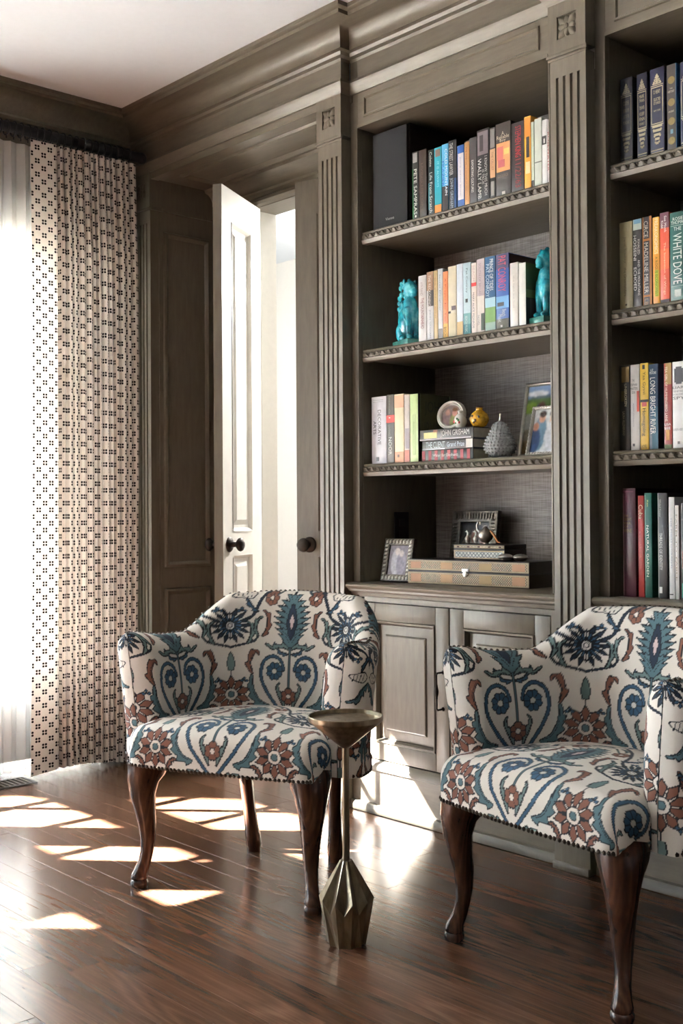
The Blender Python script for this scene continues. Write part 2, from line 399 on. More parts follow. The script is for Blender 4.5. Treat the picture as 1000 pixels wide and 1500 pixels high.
d1 = leaf('door_1', ''); d1.location = (-3.882, YD+.0, 0); d1.rotation_euler = (0, 0, -math.radians(60.5))
d2 = leaf('door_2', '')
for o in [c for c in S.objects if c.parent == d2]: o.location.x *= -1; o.scale.x = -1
d2.location = (-3.060, YD-.0, 0); d2.rotation_euler = (0, 0, math.radians(17.5))
# ------------------------------------------------------------------ pilasters
def pilaster(x0, x1, label):
    w = x1-x0; e = empty('pilaster', ((x0+x1)/2, YP, 0), label=label, cat='pilaster', group='fluted pilasters between the bays')
    h = w/2
    # fluted shaft: section extruded upward
    sec = [(-h, .0425), (-h, 0)]
    for k in range(4):
        c = (-1.5+k)*.0245; r = .0048
        sec += [(c-r, 0)] + [(c-r*math.cos(a), r*1.7*math.sin(a)) for a in [math.pi*j/6 for j in range(1, 6)]] + [(c+r, 0)]
    sec += [(h, 0), (h, .0425)]
    sh = MB().prism(sec, .2, 2.272, 'z').box(-h, h, 0, .0425, 2.272, 2.328).box(-h, h, 0, .0425, .14, .2)
    sh.build('shaft', M_TAUPE, e)
    MB().box(-h-.004, h+.004, -.004, .0, 2.322, 2.330).box(-h-.008, h+.008, -.009, .0, 2.330, 2.340).build('neck_moulding', M_TAUPE, e, bevel=.0025)
    # capital block with a sunk square
    s = .033; b = MB(); B0, B1, Z0, Z1, zc = -h-.003, h+.003, 2.340, 2.484, 2.412
    b.box(B0, -s, -.005, .0425, Z0, Z1).box(s, B1, -.005, .0425, Z0, Z1).box(-s, s, -.005, .0425, Z0, zc-s).box(-s, s, -.005, .0425, zc+s, Z1).box(-s, s, .0015, .0425, zc-s, zc+s)
    b.build('capital_block', M_TAUPE, e)
    r = MB()
    for k in range(8):
        a = k*math.pi/4; L = .040 if k % 2 else .029; wd = .0135
        n = 6; vs = []; fs = []
        for i in range(n+1):
            q = i/n; ww = wd*math.sin(math.pi*min(1, q*.85+.1))**.8
            for j in range(5):
                p = (j-2)/2; u = q*L; v = p*ww
                hh = .0010+.0085*(1-p*p)**.7*(.45+.7*q)*(1 if q < .9 else .55)
                vs.append((u*math.cos(a)-v*math.sin(a), .002-hh, zc+u*math.sin(a)+v*math.cos(a)))
        for i in range(n):
            for j in range(4): fs.append((i*5+j, i*5+j+1, (i+1)*5+j+1, (i+1)*5+j))
        vs = [(max(-s, min(s, x)), y, max(zc-s, min(zc+s, z))) for x, y, z in vs]
        r.add(vs, fs)
    r.ball((0, -.004, zc), (.0075, .005, .0075), 12, 8)
    r.build('rosette', M_TAUPE, e, smooth=60)
    MB().box(-h, h, -.012, .042, 0, .14).box(-h, h, -.022, .042, 0, .022).build('plinth', M_TAUPE, e, bevel=.004)
    return e
pilaster(XW+.012, XS+.001, 'fluted taupe pilaster beside the patterned curtain')
pilaster(*PIL[0], 'fluted taupe pilaster between the open doors and the bookcase')
pilaster(*PIL[1], 'fluted taupe pilaster between the two bookcases')
pilaster(*PIL[2], 'fluted taupe pilaster at the far side of the second bookcase')
# ------------------------------------------------------------------ bookcases
SH = [2.0, 1.588, 1.19]
OH = .4115                                           # half of the opening
def bookcase(xc, label):
    e = empty('bookcase', (xc, YF, 0), label=label, cat='bookcase', group='built-in bookcases'); d = YB-YF; H = .4485
    for s in (-1, 1):
        MB().box(min(s*OH, s*(OH+.016)), max(s*OH, s*(OH+.016)), .018, d, .78, 2.378).build('side_panel', M_TAUPE, e)
    MB().box(-OH-.016, OH+.016, d, d+.01, .7805, 2.378).build('back_panel', M_GRASS, e)
    MB().box(-OH, OH, .018, d, 2.362, 2.378).build('top_panel', M_TAUPE_H, e)
    for s in (-1, 1):
        a, b = sorted((s*OH, s*H)); st = MB().box(a, b, 0, .018, .78, 2.60)
        q = s*OH; st.box(min(q, q+s*.006), max(q, q+s*.006), -.003, .004, .78, 2.362)
        st.build('stile', M_TAUPE, e, bevel=.0015)
    hd = MB().box(-OH, OH, 0, .018, 2.362, 2.62); hd.box(-OH, OH, -.004, .004, 2.362, 2.372)
    ring(hd, -OH+.03, OH-.03, 2.392, 2.468, lambda u, w, h: (u, -h+.001, w), [(0, 0), (.003, .006), (.008, .007), (.012, .002), (.0125, 0)])
    hd.build('frieze_panel', M_TAUPE_H, e, smooth=30)
    MB().box(-H, H, .0, .02, 2.60, ZC-.02).build('cornice_board', M_TAUPE_H, e)
    for z in SH:
        s = MB().box(-OH+.001, OH-.001, .035, d-.002, z-.036, z).build('shelf', M_TAUPE_H, e)
        pr = [(.04, z), (.020, z), (.017, z-.004), (.020, z-.009), (.014, z-.013), (.017, z-.025), (.012, z-.029), (.014, z-.036), (.018, z-.042), (.04, z-.042)]
        MB().prism(pr, -OH+.002, OH-.002, 'x').build('edge_moulding', M_TAUPE_H, s, smooth=40)
        c = MB(); n = 28
        for k in range(n):
            x = -OH+.012+(k+.5)*(2*OH-.024)/n
            pts = [(x-.011, .0150, z-.0125), (x-.006, .0105, z-.0135), (x+.001, .0085, z-.0180), (x+.004, .0100, z-.0240), (x+.009, .0145, z-.0255)]
            c.tube(pts, [.0016, .0036, .0046, .0036, .0016], 6)
            c.ball((x+.008, .0135, z-.0165), (.0036, .003, .0032), 6, 4)
        tag(c.build('carved_rope', M_TAUPE_H, s, smooth=60), kind='stuff')
    return e
XB1, XB2 = -2.464, -1.4415
bookcase(XB1, 'built-in bookcase with turquoise figurines and framed photographs on its shelves')
bookcase(XB2, 'built-in bookcase holding a row of matching navy volumes')
def worktop(xc, label):
    d = YB-YF; H = .4485
    pr = [(d, .780), (-.030, .780), (-.036, .777), (-.039, .771), (-.036, .764), (-.028, .759), (-.026, .752), (-.012, .746), (-.010, .736), (0, .732), (d, .732)]
    o = MB().prism(pr, -H+.0005, H-.0005, 'x').build('worktop', M_TAUPE_H, None, smooth=40, loc=(xc, YF, 0))
    tag(o, label, 'worktop', 'worktops of the built-ins')
worktop(XB1, 'taupe moulded worktop carrying the two inlaid boxes'); worktop(XB2, 'taupe moulded worktop under the maroon and red books')
def base_cabinet(xc, label):
    e = empty('base_cabinet', (xc, YF, 0), label=label, cat='cabinet', group='base cabinets under the bookcases'); d = YB-YF; H = .4470
    MB().box(-H, H, .02, d, .0, .732).build('body', M_TAUPE, e)
    MB().box(-H, -.404, 0, .02, .12, .732).box(.404, H, 0, .02, .12, .732).box(-.404, .404, 0, .02, .716, .732).box(-.404, .404, 0, .02, .12, .176).box(-.006, .006, .012, .02, .17, .72).build('face_frame', M_TAUPE, e)
    bp = [(0, .176), (.004, .172), (.012, .166), (.018, .155), (.018, .146), (.010, .142), (.010, .03), (.024, .028), (.030, .018), (.030, 0), (0, 0)]
    MB().prism([(-o, z) for o, z in bp], -H, H, 'x').build('baseboard', M_TAUPE_H, e, smooth=35)
    for s in (-1, 1):
        a, b = (-.401, -.0025) if s == -1 else (.0025, .401)
        z0, z1 = .180, .712; st = .058
        dr = empty('door', (0, 0, 0), parent=e)
        f = MB().box(a, a+st, 0, .02, z0, z1).box(b-st, b, 0, .02, z0, z1).box(a+st, b-st, 0, .02, z1-st, z1).box(a+st, b-st, 0, .02, z0, z0+st)
        f.build('door_frame', M_TAUPE, dr, bevel=.002)
        r = MB(); P = lambda u, w, h: (u, h, w)
        ring(r, a+st, b-st, z0+st, z1-st, P, [(0, -.001), (.003, -.005), (.008, -.004), (.011, .004), (.013, .012), (.016, .014), (.046, .008), (.050, .003), (.053, .002)])
        r.add([P(u, w, .002) for u, w in ((a+st+.053, z0+st+.053), (b-st-.053, z0+st+.053), (b-st-.053, z1-st-.053), (a+st+.053, z1-st-.053))], [(0, 1, 2, 3)])
        r.build('raised_panel', M_TAUPE, dr, smooth=20)
        g = MB(); ring(g, a+st+.0495, b-st-.0495, z0+st+.0495, z1-st-.0495, lambda u, w, h: (u, .0040-h, w), [(0, 0), (.0022, .0009), (.0044, .0)])
        ring(g, a+st+.0115, b-st-.0115, z0+st+.0115, z1-st-.0115, lambda u, w, h: (u, .0125-h, w), [(0, 0), (.002, .002), (.004, .0)])
        g.build('glaze_line', M_GROOVE, dr)
        hx = -s*.0 + (b-.026 if s == -1 else a+.026); hb = MB()
        hb.tube([(hx, 0, .505), (hx, -.026, .505), (hx, -.031, .500), (hx, -.031, .392), (hx, -.026, .387), (hx, 0, .387)], .0032, 10)
        hb.lathe([(.003, 0), (.0045, .003), (.004, .008), (.0075, .02), (.0078, .028), (.005, .042), (.0045, .047), (.003, .0425)], 12, (hx, -.031, .421))
        for zz in (.505, .387): hb.lathe([(.007, 0), (.0065, .003), (.003, .006)], 14, (hx, 0, zz), axis='y')
        hb.build('handle', M_BRONZE, dr, smooth=50)
    return e
base_cabinet(XB1, 'taupe panelled base cabinet under the bookcase with the framed photographs')
base_cabinet(XB2, 'taupe panelled base cabinet under the bookcase of navy volumes')
tag(MB().box(PIL[2][1], XR, YF, YB, 0, ZC-.02).build('wall_end', M_TAUPE), kind='structure')
# ------------------------------------------------------------------ suzani print, drawn as vertex colours
class Tile:
    def __init__(s, w, h, bg, res=.001):
        s.w, s.h, s.res = w, h, res
        s.X, s.Y = np.meshgrid((np.arange(int(round(w/res)))+.5)*res, (np.arange(int(round(h/res)))+.5)*res)
        s.C = np.empty(s.X.shape+(3,)); s.C[:] = bg
    def dist(s, pts, m):
        X, Y = s.X[m], s.Y[m]; d = np.full(X.shape, 9.); tt = np.zeros(X.shape); n = len(pts)-1
        for i in range(n):
            (ax, ay), (bx, by) = pts[i], pts[i+1]; dx, dy = bx-ax, by-ay; L = dx*dx+dy*dy+1e-12
            t = np.clip(((X-ax)*dx+(Y-ay)*dy)/L, 0, 1); q = np.hypot(X-ax-t*dx, Y-ay-t*dy)
            k = q < d; d[k] = q[k]; tt[k] = (i+t[k])/n
        return d, tt
    def mask(s, pts, pad):
        xs = [p[0] for p in pts]; ys = [p[1] for p in pts]
        return np.ix_((s.Y[:, 0] > min(ys)-pad) & (s.Y[:, 0] < max(ys)+pad), (s.X[0] > min(xs)-pad) & (s.X[0] < max(xs)+pad))
    def stroke(s, pts, w, col, taper=None):
        for oy in (-s.h, 0, s.h):
            P = [(x, y+oy) for x, y in pts]; m = s.mask(P, w+.01)
            if s.X[m].size == 0: continue
            d, t = s.dist(P, m); ww = w if taper is None else w*taper(t); C = s.C[m]; C[d < ww/2] = col; s.C[m] = C
    def fill(s, pts, col, line=None, lw=.0028):
        for oy in (-s.h, 0, s.h):
            P = [(x, y+oy) for x, y in pts]; m = s.mask(P, .01)
            if s.X[m].size == 0: continue
            X, Y = s.X[m], s.Y[m]; ins = np.zeros(X.shape, bool); n = len(P)
            for i in range(n):
                (ax, ay), (bx, by) = P[i], P[(i+1) % n]
                if ay == by: continue
                c = ((ay > Y) != (by > Y)) & (X < (bx-ax)*(Y-ay)/(by-ay)+ax); ins ^= c
            C = s.C[m]; C[ins] = col
            if line is not None:
                d, _ = s.dist(P+[P[0]], m); C[d < lw/2] = line
            s.C[m] = C
def spline(pts, n=8):
    out = []; P = [pts[0]]+list(pts)+[pts[-1]]
    for i in range(1, len(P)-2):
        p0, p1, p2, p3 = (np.array(P[i+k], float) for k in (-1, 0, 1, 2))
        for j in range(n):
            t = j/n; out.append(tuple(.5*((2*p1)+(-p0+p2)*t+(2*p0-5*p1+4*p2-p3)*t*t+(-p0+3*p1-3*p2+p3)*t**3)))
    out.append(tuple(pts[-1])); return out
L3 = lambda *c: np.array(srgb(*c)[:3])
CREAM, NAVY, INK, BLUE, TEAL, SAGE, RUST, PINK = L3(230, 222, 211), L3(36, 48, 66), L3(26, 30, 37), L3(56, 88, 114), L3(86, 114, 122), L3(110, 132, 130), L3(132, 88, 72), L3(176, 124, 104)
def suzani():
    T = Tile(.18, .46, CREAM)
    def scallop(cx, cy, r, col, n=9, r0=.0, a0=0, a1=2*math.pi):
        pts = []
        for i in range(n*6+1):
            a = a0+(a1-a0)*i/(n*6); rr = r*(.84+.16*abs(math.sin(math.pi*i/6))); pts.append((cx+rr*math.cos(a), cy+rr*math.sin(a)))
        if a1-a0 < 6: pts.append((cx, cy))
        T.fill(pts, col, INK)
        for k in range(n+1):
            a = a0+(a1-a0)*k/n; T.stroke([(cx+.35*r*math.cos(a), cy+.35*r*math.sin(a)), (cx+.85*r*math.cos(a), cy+.85*r*math.sin(a))], .0016, INK)
        T.fill([(cx+.3*r*math.cos(a), cy+.3*r*math.sin(a)) for a in np.linspace(0, 6.28, 16)], CREAM, INK, .002)
    def daisy(cx, cy, r, col, n, core, wd=.55, ri=.3):
        for k in range(n):
            a = 2*math.pi*(k+.5)/n; da = math.pi/n*wd*1.6
            pts = [(cx+ri*r*math.cos(a-da*.5), cy+ri*r*math.sin(a-da*.5)), (cx+.72*r*math.cos(a-da), cy+.72*r*math.sin(a-da)), (cx+r*math.cos(a), cy+r*math.sin(a)),
                   (cx+.72*r*math.cos(a+da), cy+.72*r*math.sin(a+da)), (cx+ri*r*math.cos(a+da*.5), cy+ri*r*math.sin(a+da*.5))]
            T.fill(pts, col, INK)
        T.fill([(cx+.33*r*math.cos(a), cy+.33*r*math.sin(a)) for a in np.linspace(0, 6.28, 18)], CREAM, INK)
        T.fill([(cx+.17*r*math.cos(a), cy+.17*r*math.sin(a)) for a in np.linspace(0, 6.28, 14)], core, INK, .002)
    def acanthus(path, w, col, side=1, n=5):
        P = spline(path, 10); m = len(P); A = []; B = []
        for i, p in enumerate(P):
            q = P[min(i+1, m-1)]; o = P[max(i-1, 0)]; dx, dy = q[0]-o[0], q[1]-o[1]; l = math.hypot(dx, dy)+1e-9; nx, ny = -dy/l*side, dx/l*side
            t = i/(m-1); ww = w*math.sin(math.pi*min(1, t*.9+.1))**.7; saw = .55+.75*((t*n) % 1)
            A.append((p[0]+nx*ww*saw, p[1]+ny*ww*saw)); B.append((p[0]-nx*ww*.28, p[1]-ny*ww*.28))
        T.fill(A+B[::-1], col, INK); T.stroke(P[2:-4], .0016, INK)
    def vine(pts, w=.0105, col=None):
        P = spline(pts, 10); T.stroke(P, w, INK); T.stroke(P, w-.0045, BLUE if col is None else col)
    # lattice stems
    vine([(0, .458), (.030, .444), (.072, .412), (.102, .372), (.122, .325), (.140, .312)], .0095, NAVY)
    vine([(.182, .228), (.150, .236), (.118, .246), (.104, .262)], .007, NAVY)
    acanthus([(.112, .40), (.135, .418), (.150, .440), (.175, .446)], .013, TEAL, 1, 4)
    acanthus([(.104, .262), (.112, .285), (.106, .310), (.092, .318)], .009, SAGE, -1, 3)
    acanthus([(.108, .335), (.124, .345), (.136, .362), (.140, .372)], .008, BLUE, -1, 3)
    acanthus([(.012, .050), (.030, .085), (.040, .112), (.030, .128)], .010, SAGE, 1, 4)
    acanthus([(.004, .212), (.022, .214), (.036, .222), (.052, .246)], .008, BLUE, -1, 3)
    acanthus([(.150, .015), (.140, .045), (.125, .060), (.110, .058)], .011, RUST, 1, 4)
    # palmette on the centre axis
    pts = []; n = 9
    for i in range(n+1):
        t = i/n; yb = .238+.150*t; r = .060*math.sin(math.pi*min(1, .12+t*.88))**.75
        pts.append((r*.45+.002, yb-.004)); pts.append((r, yb+.016))
    pts = [(-.001, .228)]+pts+[(-.001, .412)]
    T.fill(pts, TEAL, INK)
    for i in range(n): t = i/n; T.stroke([(.004, .245+.14*t), (.045*math.sin(math.pi*min(1, .12+t*.88)), .262+.145*t)], .0018, INK)
    T.fill([(-.001, .250), (.010, .268), (.017, .300), (.012, .335), (-.001, .362)], NAVY, INK); T.fill([(-.001, .278), (.006, .295), (.007, .312), (-.001, .335)], L3(214, 190, 186), INK, .002)
    # heart scroll with blue blossoms
    T.stroke([(0, .228), (0, .115)], .008, INK); T.stroke([(0, .228), (0, .115)], .004, TEAL)
    vine([(0, .012), (.034, .052), (.070, .098), (.090, .142), (.084, .186), (.056, .204), (.028, .192), (.018, .166)], .0115)
    scallop(.047, .160, .0270, BLUE, 8)
    scallop(0, .088, .024, RUST, 7)
    acanthus([(.004, .225), (.03, .232), (.058, .226), (.082, .240)], .012, SAGE, 1, 3)
    acanthus([(.062, .058), (.095, .070), (.116, .105), (.118, .150)], .019, TEAL, -1, 5)
    acanthus([(.118, .150), (.126, .185), (.112, .215), (.100, .205)], .013, RUST, -1, 3)
    acanthus([(.030, .018), (.060, .026), (.090, .016), (.110, .030)], .012, SAGE, 1, 4)
    # second axis: rust daisy, teal bud, blue aster
    daisy(.18, .088, .056, RUST, 10, TEAL)
    T.stroke([(.18, .146), (.18, .165)], .005, INK)
    T.fill([(.172, .160), (.168, .180), (.174, .205), (.18, .214), (.19, .2), (.19, .16)], SAGE, INK)
    for r, c in ((.052, NAVY), (.036, BLUE)): daisy(.18, .292, r, c, 15, CREAM, .42, .2)
    acanthus([(.138, .238), (.128, .262), (.128, .290), (.142, .305)], .010, SAGE, 1, 4)
    acanthus([(.094, .262), (.080, .285), (.080, .320), (.096, .338)], .012, RUST, 1, 4)
    scallop(.070, .375, .0225, RUST, 7); vine([(.004, .425), (.035, .400), (.055, .385)], .006, TEAL)
    acanthus([(.012, .432), (.03, .428), (.05, .414), (.058, .402)], .008, TEAL, 1, 3)
    # bird and sprigs
    T.fill(spline([(.118, .385), (.132, .398), (.156, .392), (.172, .378), (.150, .374), (.130, .372), (.118, .385)], 5), CREAM, INK)
    for k in range(4): T.stroke([(.132+k*.009, .377), (.136+k*.009, .392)], .0018, INK)
    for cx, cy in ((.142, .128), (.140, .022), (.152, .335), (.100, .130-.115)):
        for k in range(3):
            a = math.pi/2+(k-1)*1.5; T.fill([(cx, cy), (cx+.009*math.cos(a-.5), cy+.009*math.sin(a-.5)), (cx+.013*math.cos(a), cy+.013*math.sin(a)), (cx+.009*math.cos(a+.5), cy+.009*math.sin(a+.5))], BLUE, INK, .0018)
    return T
TILE = suzani()
def sample(u, v):
    u = np.mod(u, .36); u = np.where(u > .18, .36-u, u); v = np.mod(v, .46)
    i = np.clip((v/.001).astype(int), 0, TILE.C.shape[0]-1); j = np.clip((u/.001).astype(int), 0, TILE.C.shape[1]-1)
    return TILE.C[i, j]
def fabric():
    t = NT('suzani_linen'); a = t.n('ShaderNodeVertexColor', layer_name='print'); tc = t.coord(scale=(900, 900, 900))
    w = t.noise(tc, 1, 2); t.bump(w, .25, .0006)
    col = t.mix(t.math('MULTIPLY', w, .22), a.outputs[0], srgb(120, 108, 92), 'MULTIPLY')
    t.b.inputs['Sheen Weight'].default_value = .08
    return t.set(col, .85, spec=.2)
M_SUZ = fabric()
def grid_mesh(name, P, U, V, mat):
    a, b = P.shape[:2]; me = bpy.data.meshes.new(name); idx = np.arange(a*b).reshape(a, b)
    q = np.stack([idx[:-1, :-1], idx[1:, :-1], idx[1:, 1:], idx[:-1, 1:]], -1).reshape(-1, 4)
    me.vertices.add(a*b); me.vertices.foreach_set('co', P.reshape(-1).astype(np.float32))
    me.loops.add(q.size); me.loops.foreach_set('vertex_index', q.reshape(-1).astype(np.int32))
    me.polygons.add(len(q)); me.polygons.foreach_set('loop_start', np.arange(0, q.size, 4, dtype=np.int32))
    me.polygons.foreach_set('use_smooth', np.ones(len(q), bool)); me.update(calc_edges=True)
    if U is not None:
        at = me.color_attributes.new('print', 'FLOAT_COLOR', 'POINT'); c = np.ones((a*b, 4), np.float32); c[:, :3] = sample(U, V).reshape(-1, 3)
        at.data.foreach_set('color', c.reshape(-1))
    me.materials.append(mat); me.validate(); return me
def smooth_path(pts, n):
    P = np.array(spline(pts, 30)); d = np.r_[0, np.cumsum(np.hypot(*np.diff(P, axis=0).T))]; s = np.linspace(0, d[-1], n)
    return np.c_[np.interp(s, d, P[:, 0]), np.interp(s, d, P[:, 1])], s
def sstep(a, b, x): t = np.clip((x-a)/(b-a), 0, 1); return t*t*(3-2*t)
def chair_meshes():
    RES = .0028
    # --- back and arms: one padded shell round three sides
    half = [(-.250, .070), (-.249, .15), (-.240, .24), (-.220, .312), (-.182, .358), (-.125, .384), (0, .392)]
    pts = half + [(-x, y) for x, y in half[-2::-1]]
    Q, s = smooth_path(pts, 3000); L = s[-1]; endr = .036
    ph = np.linspace(0, math.pi/2, 44); cap = endr*(1-np.sin(ph))                # distance from the tip
    st = np.r_[cap[::-1], np.linspace(endr, L-endr, int((L-2*endr)/RES))[1:-1], L-cap]
    Q = np.c_[np.interp(st, s, Q[:, 0]), np.interp(st, s, Q[:, 1])]; s = st; ns = len(s)
    tn = np.gradient(Q, s+np.arange(ns)*1e-7, axis=0); tn /= np.linalg.norm(tn, axis=1)[:, None]; nrm = np.c_[-tn[:, 1], tn[:, 0]]   # outward
    c = np.abs(s-L/2)                                                    # distance from the middle of the back
    back = 1-sstep(.165, .290, c)
    ztop = .668+.018*sstep(.34, .48, c) + back*(.106+.012*np.cos(np.clip(c/.20, 0, 1)*math.pi/2))
    lean = .030+.022*back
    T = .056+.020*sstep(.15, .30, c)+.040*sstep(.28, .44, c)
    nt = int(1.0/RES); k = np.linspace(0, 1, nt)
    P = np.zeros((ns, nt, 3)); U = np.zeros((ns, nt)); V = np.zeros((ns, nt))
    zb = .335
    e = np.clip((c-(L/2-endr))/endr, 0, 1); shrink = np.sqrt(np.clip(1-e**2, 0, 1))
    for i in range(ns):
        r = T[i]/2; h = ztop[i]-r-zb; arc = math.pi*r; tot = 2*h+arc; a = k*tot
        inn = a < h; out = a > h+arc; top = ~inn & ~out
        d = np.zeros(nt); z = np.zeros(nt)
        d[inn] = 0; z[inn] = zb+a[inn]
        th = (a[top]-h)/r; d[top] = r-r*np.cos(th); z[top] = zb+h+r*np.sin(th)
        d[out] = T[i]; z[out] = zb+(tot-a[out])
        f = np.clip((z-.40)/(ztop[i]-.40), 0, 1)
        puff = .010*np.sin(np.pi*np.clip((z-.42)/(ztop[i]-.42), 0, 1))
        dd = r+(d-r)*max(.02, shrink[i])
        dd = dd + lean[i]*f**1.2 + np.where(d < r, -puff*(1-e[i]), 0)
        fwd = 0.0
        P[i, :, 0] = Q[i, 0]+nrm[i, 0]*dd; P[i, :, 1] = Q[i, 1]+nrm[i, 1]*dd; P[i, :, 2] = z
        # arm fronts lean forward at the top
        armf = sstep(.25, .48, c[i]); P[i, :, 1] -= armf*(.012*f)
        if e[i] > 0: P[i, :, 2] = zb+(z-zb)*(1-.012*(1-shrink[i]))
        arc_ = math.asin(min(1, e[i]))/(math.pi/2)*.075; sg = 1 if s[i] > L/2 else -1
        ub = min(c[i], L/2-endr); U[i] = sg*np.where(d <= r, ub+arc_, ub+.15-arc_ if e[i] > 0 else ub+.15); V[i] = np.where(d <= r, z-.70+.31, .31-.70+2*ztop[i]-z)
    shell = grid_mesh('back_and_arms', P, U, V, M_SUZ)
    # --- seat: crowned cushion with boxed front
    A = .62; nu, nv = int(.80/RES), int(.78/RES)
    def prof(a, half, r=.045, drop=.125):
        """arc length from the centre -> (offset, drop)"""
        a = np.abs(a); flat = half-r; q = np.clip((a-flat)/r, 0, math.pi/2); off = np.minimum(a, flat)+r*np.sin(q); dr = r*(1-np.cos(q)); ex = np.clip(a-flat-r*math.pi/2, 0, drop-r)
        return off+.0*ex, dr+ex
    hw = .292; amax = hw-.045+.045*math.pi/2+.08
    au = np.linspace(-amax, amax, nu); ou, du = prof(au, hw); ou = np.sign(au)*ou
    depth = .215; bmax = depth-.045+.045*math.pi/2+.08
    av = np.linspace(-bmax, bmax, nv); ov, dv = prof(av, depth); ov = np.sign(av)*ov
    OU, OV = np.meshgrid(ou, ov, indexing='ij'); DU, DV = np.meshgrid(du, dv, indexing='ij'); AU, AV = np.meshgrid(au, av, indexing='ij')
    # rounded corners in plan: pull corners in
    cu = np.clip((np.abs(OU)-(hw-.05))/.05, 0, 1); cv = np.clip((np.abs(OV)-(depth-.05))/.05, 0, 1)
    sc = 1-.30*np.minimum(cu, cv)**2
    X = np.sign(OU)*(np.abs(OU)-(1-sc)*.05); Y = np.sign(OV)*(np.abs(OV)-(1-sc)*.05)
    Yc = Y+.188
    X = X*(1-.30*np.clip((Yc-.06)/.36, 0, 1)**1.3)
    Yc = Yc-.014*np.clip(1-(X/.30)**2, 0, 1)*np.clip(-Y/.215, 0, 1)          # gently bowed front
    dome = .034*np.clip(1-(OU/.31)**2, 0, 1)*np.clip(1-(OV/.235)**2, 0, 1)**.8
    D = np.maximum(DU, DV)+.25*np.minimum(DU, DV); D = np.minimum(D, .102)
    Z = .437+dome-D+.012*np.clip(-OV/.25, -1, 1)*0
    seat = grid_mesh('seat', np.stack([X, Yc, Z], -1), AU, AV+bmax+.008, M_SUZ)
    # --- nail heads
    nb = MB()
    def nail(p, out):
        o = Vector(out).normalized(); a = o.orthogonal().normalized(); b = o.cross(a); r = .0056; p = Vector(p); vs = []
        for kk in range(6): an = kk*math.pi/3; vs.append(p+a*r*math.cos(an)+b*r*math.sin(an))
        for kk in range(6): an = kk*math.pi/3; vs.append(p+o*.0036+a*r*.65*math.cos(an)+b*r*.65*math.sin(an))
        vs.append(p+o*.0054)
        nb.add(vs, [(kk, (kk+1) % 6, 6+(kk+1) % 6, 6+kk) for kk in range(6)]+[(6+kk, 6+(kk+1) % 6, 12) for kk in range(6)])
    nzb = int(.008/(1.6*1.0)/1)  # noqa
    step = .0125
    j_front = np.where(D >= .0999)
    # front rail: lowest ring of the seat front
    fx = np.linspace(-.285, .285, int(.57/step))
    for x in fx:
        jj = np.argmin(np.abs(ou-x)); row = 0
        p = (X[jj, 0], Yc[jj, 0]-.0005, .3405); nail(p, (0, -1, 0))
    for sx in (-1, 1):
        for y in np.arange(-.0, .07, step): nail((sx*(.2905), y, .3405), (sx, 0, 0))
    acc = 0
    for i in range(1, ns):
        acc += s[i]-s[i-1]
        if acc >= step:
            acc = 0; jt = int(nt*(.5+.040)); jo = nt-3
            p = P[i, int(nt*.512)]; nail(p, (nrm[i, 0]*.15, nrm[i, 1]*.15, .98))
            p = P[i, nt-1]; nail((p[0], p[1], .3405), (nrm[i, 0], nrm[i, 1], 0))
    # --- legs
    def fleg(sx):
        m = MB(); dx, dy = sx*.60, -.80; cx, cy = sx*.246, .036; pts = []; rad = []
        for z, d, r in ((.352, -.002, .052), (.338, .002, .056), (.318, .010, .053), (.290, .019, .044), (.25, .020, .0355), (.21, .014, .0295), (.17, .008, .0250), (.13, .006, .0215), (.095, .009, .0180), (.065, .016, .0175), (.042, .026, .0195), (.030, .030, .0225), (.024, .031, .0235), (.020, .031, .0205), (.016, .031, .0245), (.006, .031, .0245), (.0, .031, .022)):
            pts.append((cx+dx*d, cy+dy*d, z)); rad.append(r)
        m.tube(pts, rad, 16, up=(0, 1, .0001)); return m
    def bleg(sx):
        m = MB(); cx, cy = sx*.150, .392; pts = []; rad = []
        for z, d, r in ((.352, 0, .026), (.30, .0, .024), (.22, .008, .0205), (.14, .018, .019), (.08, .026, .0205), (.045, .032, .0235), (.02, .035, .0235), (.012, .035, .021), (0, .035, .0215)):
            pts.append((cx-sx*d*.4, cy+d, z)); rad.append(r)
        m.tube(pts, rad, 14, up=(0, 1, .0001)); return m
    return shell, seat, nb, fleg, bleg
SHELL, SEAT, NAILS, fleg, bleg = chair_meshes()
M_NAIL = plain('nail_head', (66, 56, 48), .35, .85)
def armchair(loc, rz, label):
    e = empty('armchair', loc, rz, label, 'armchair', 'print-covered armchairs')
    tag(link('seat', SEAT, e), 'domed seat in floral linen'); tag(link('back_and_arms', SHELL, e), 'curved back sweeping down into the arms')
    for s in (-1, 1):
        fleg(s).build('leg', M_WALNUT, e, smooth=60); bleg(s).build('leg', M_WALNUT, e, smooth=60)
    # seat base board under the cushion
    MB().prism([(-.27, .0), (.27, .0), (.24, .33), (.15, .40), (-.15, .40), (-.24, .33)], .332, .36, 'z').build('seat_rail', M_WALNUT, e)
    tag(NAILS.build('nailhead_trim', M_NAIL, e), kind='stuff')
    return e
armchair((-2.446, 1.787, 0), math.radians(23.28), 'floral print armchair in front of the open doors, faceted drinks table at its front leg')
armchair((-1.580, 1.978, 0), math.radians(-8.77), 'floral print armchair in front of the pilaster and the navy volumes')
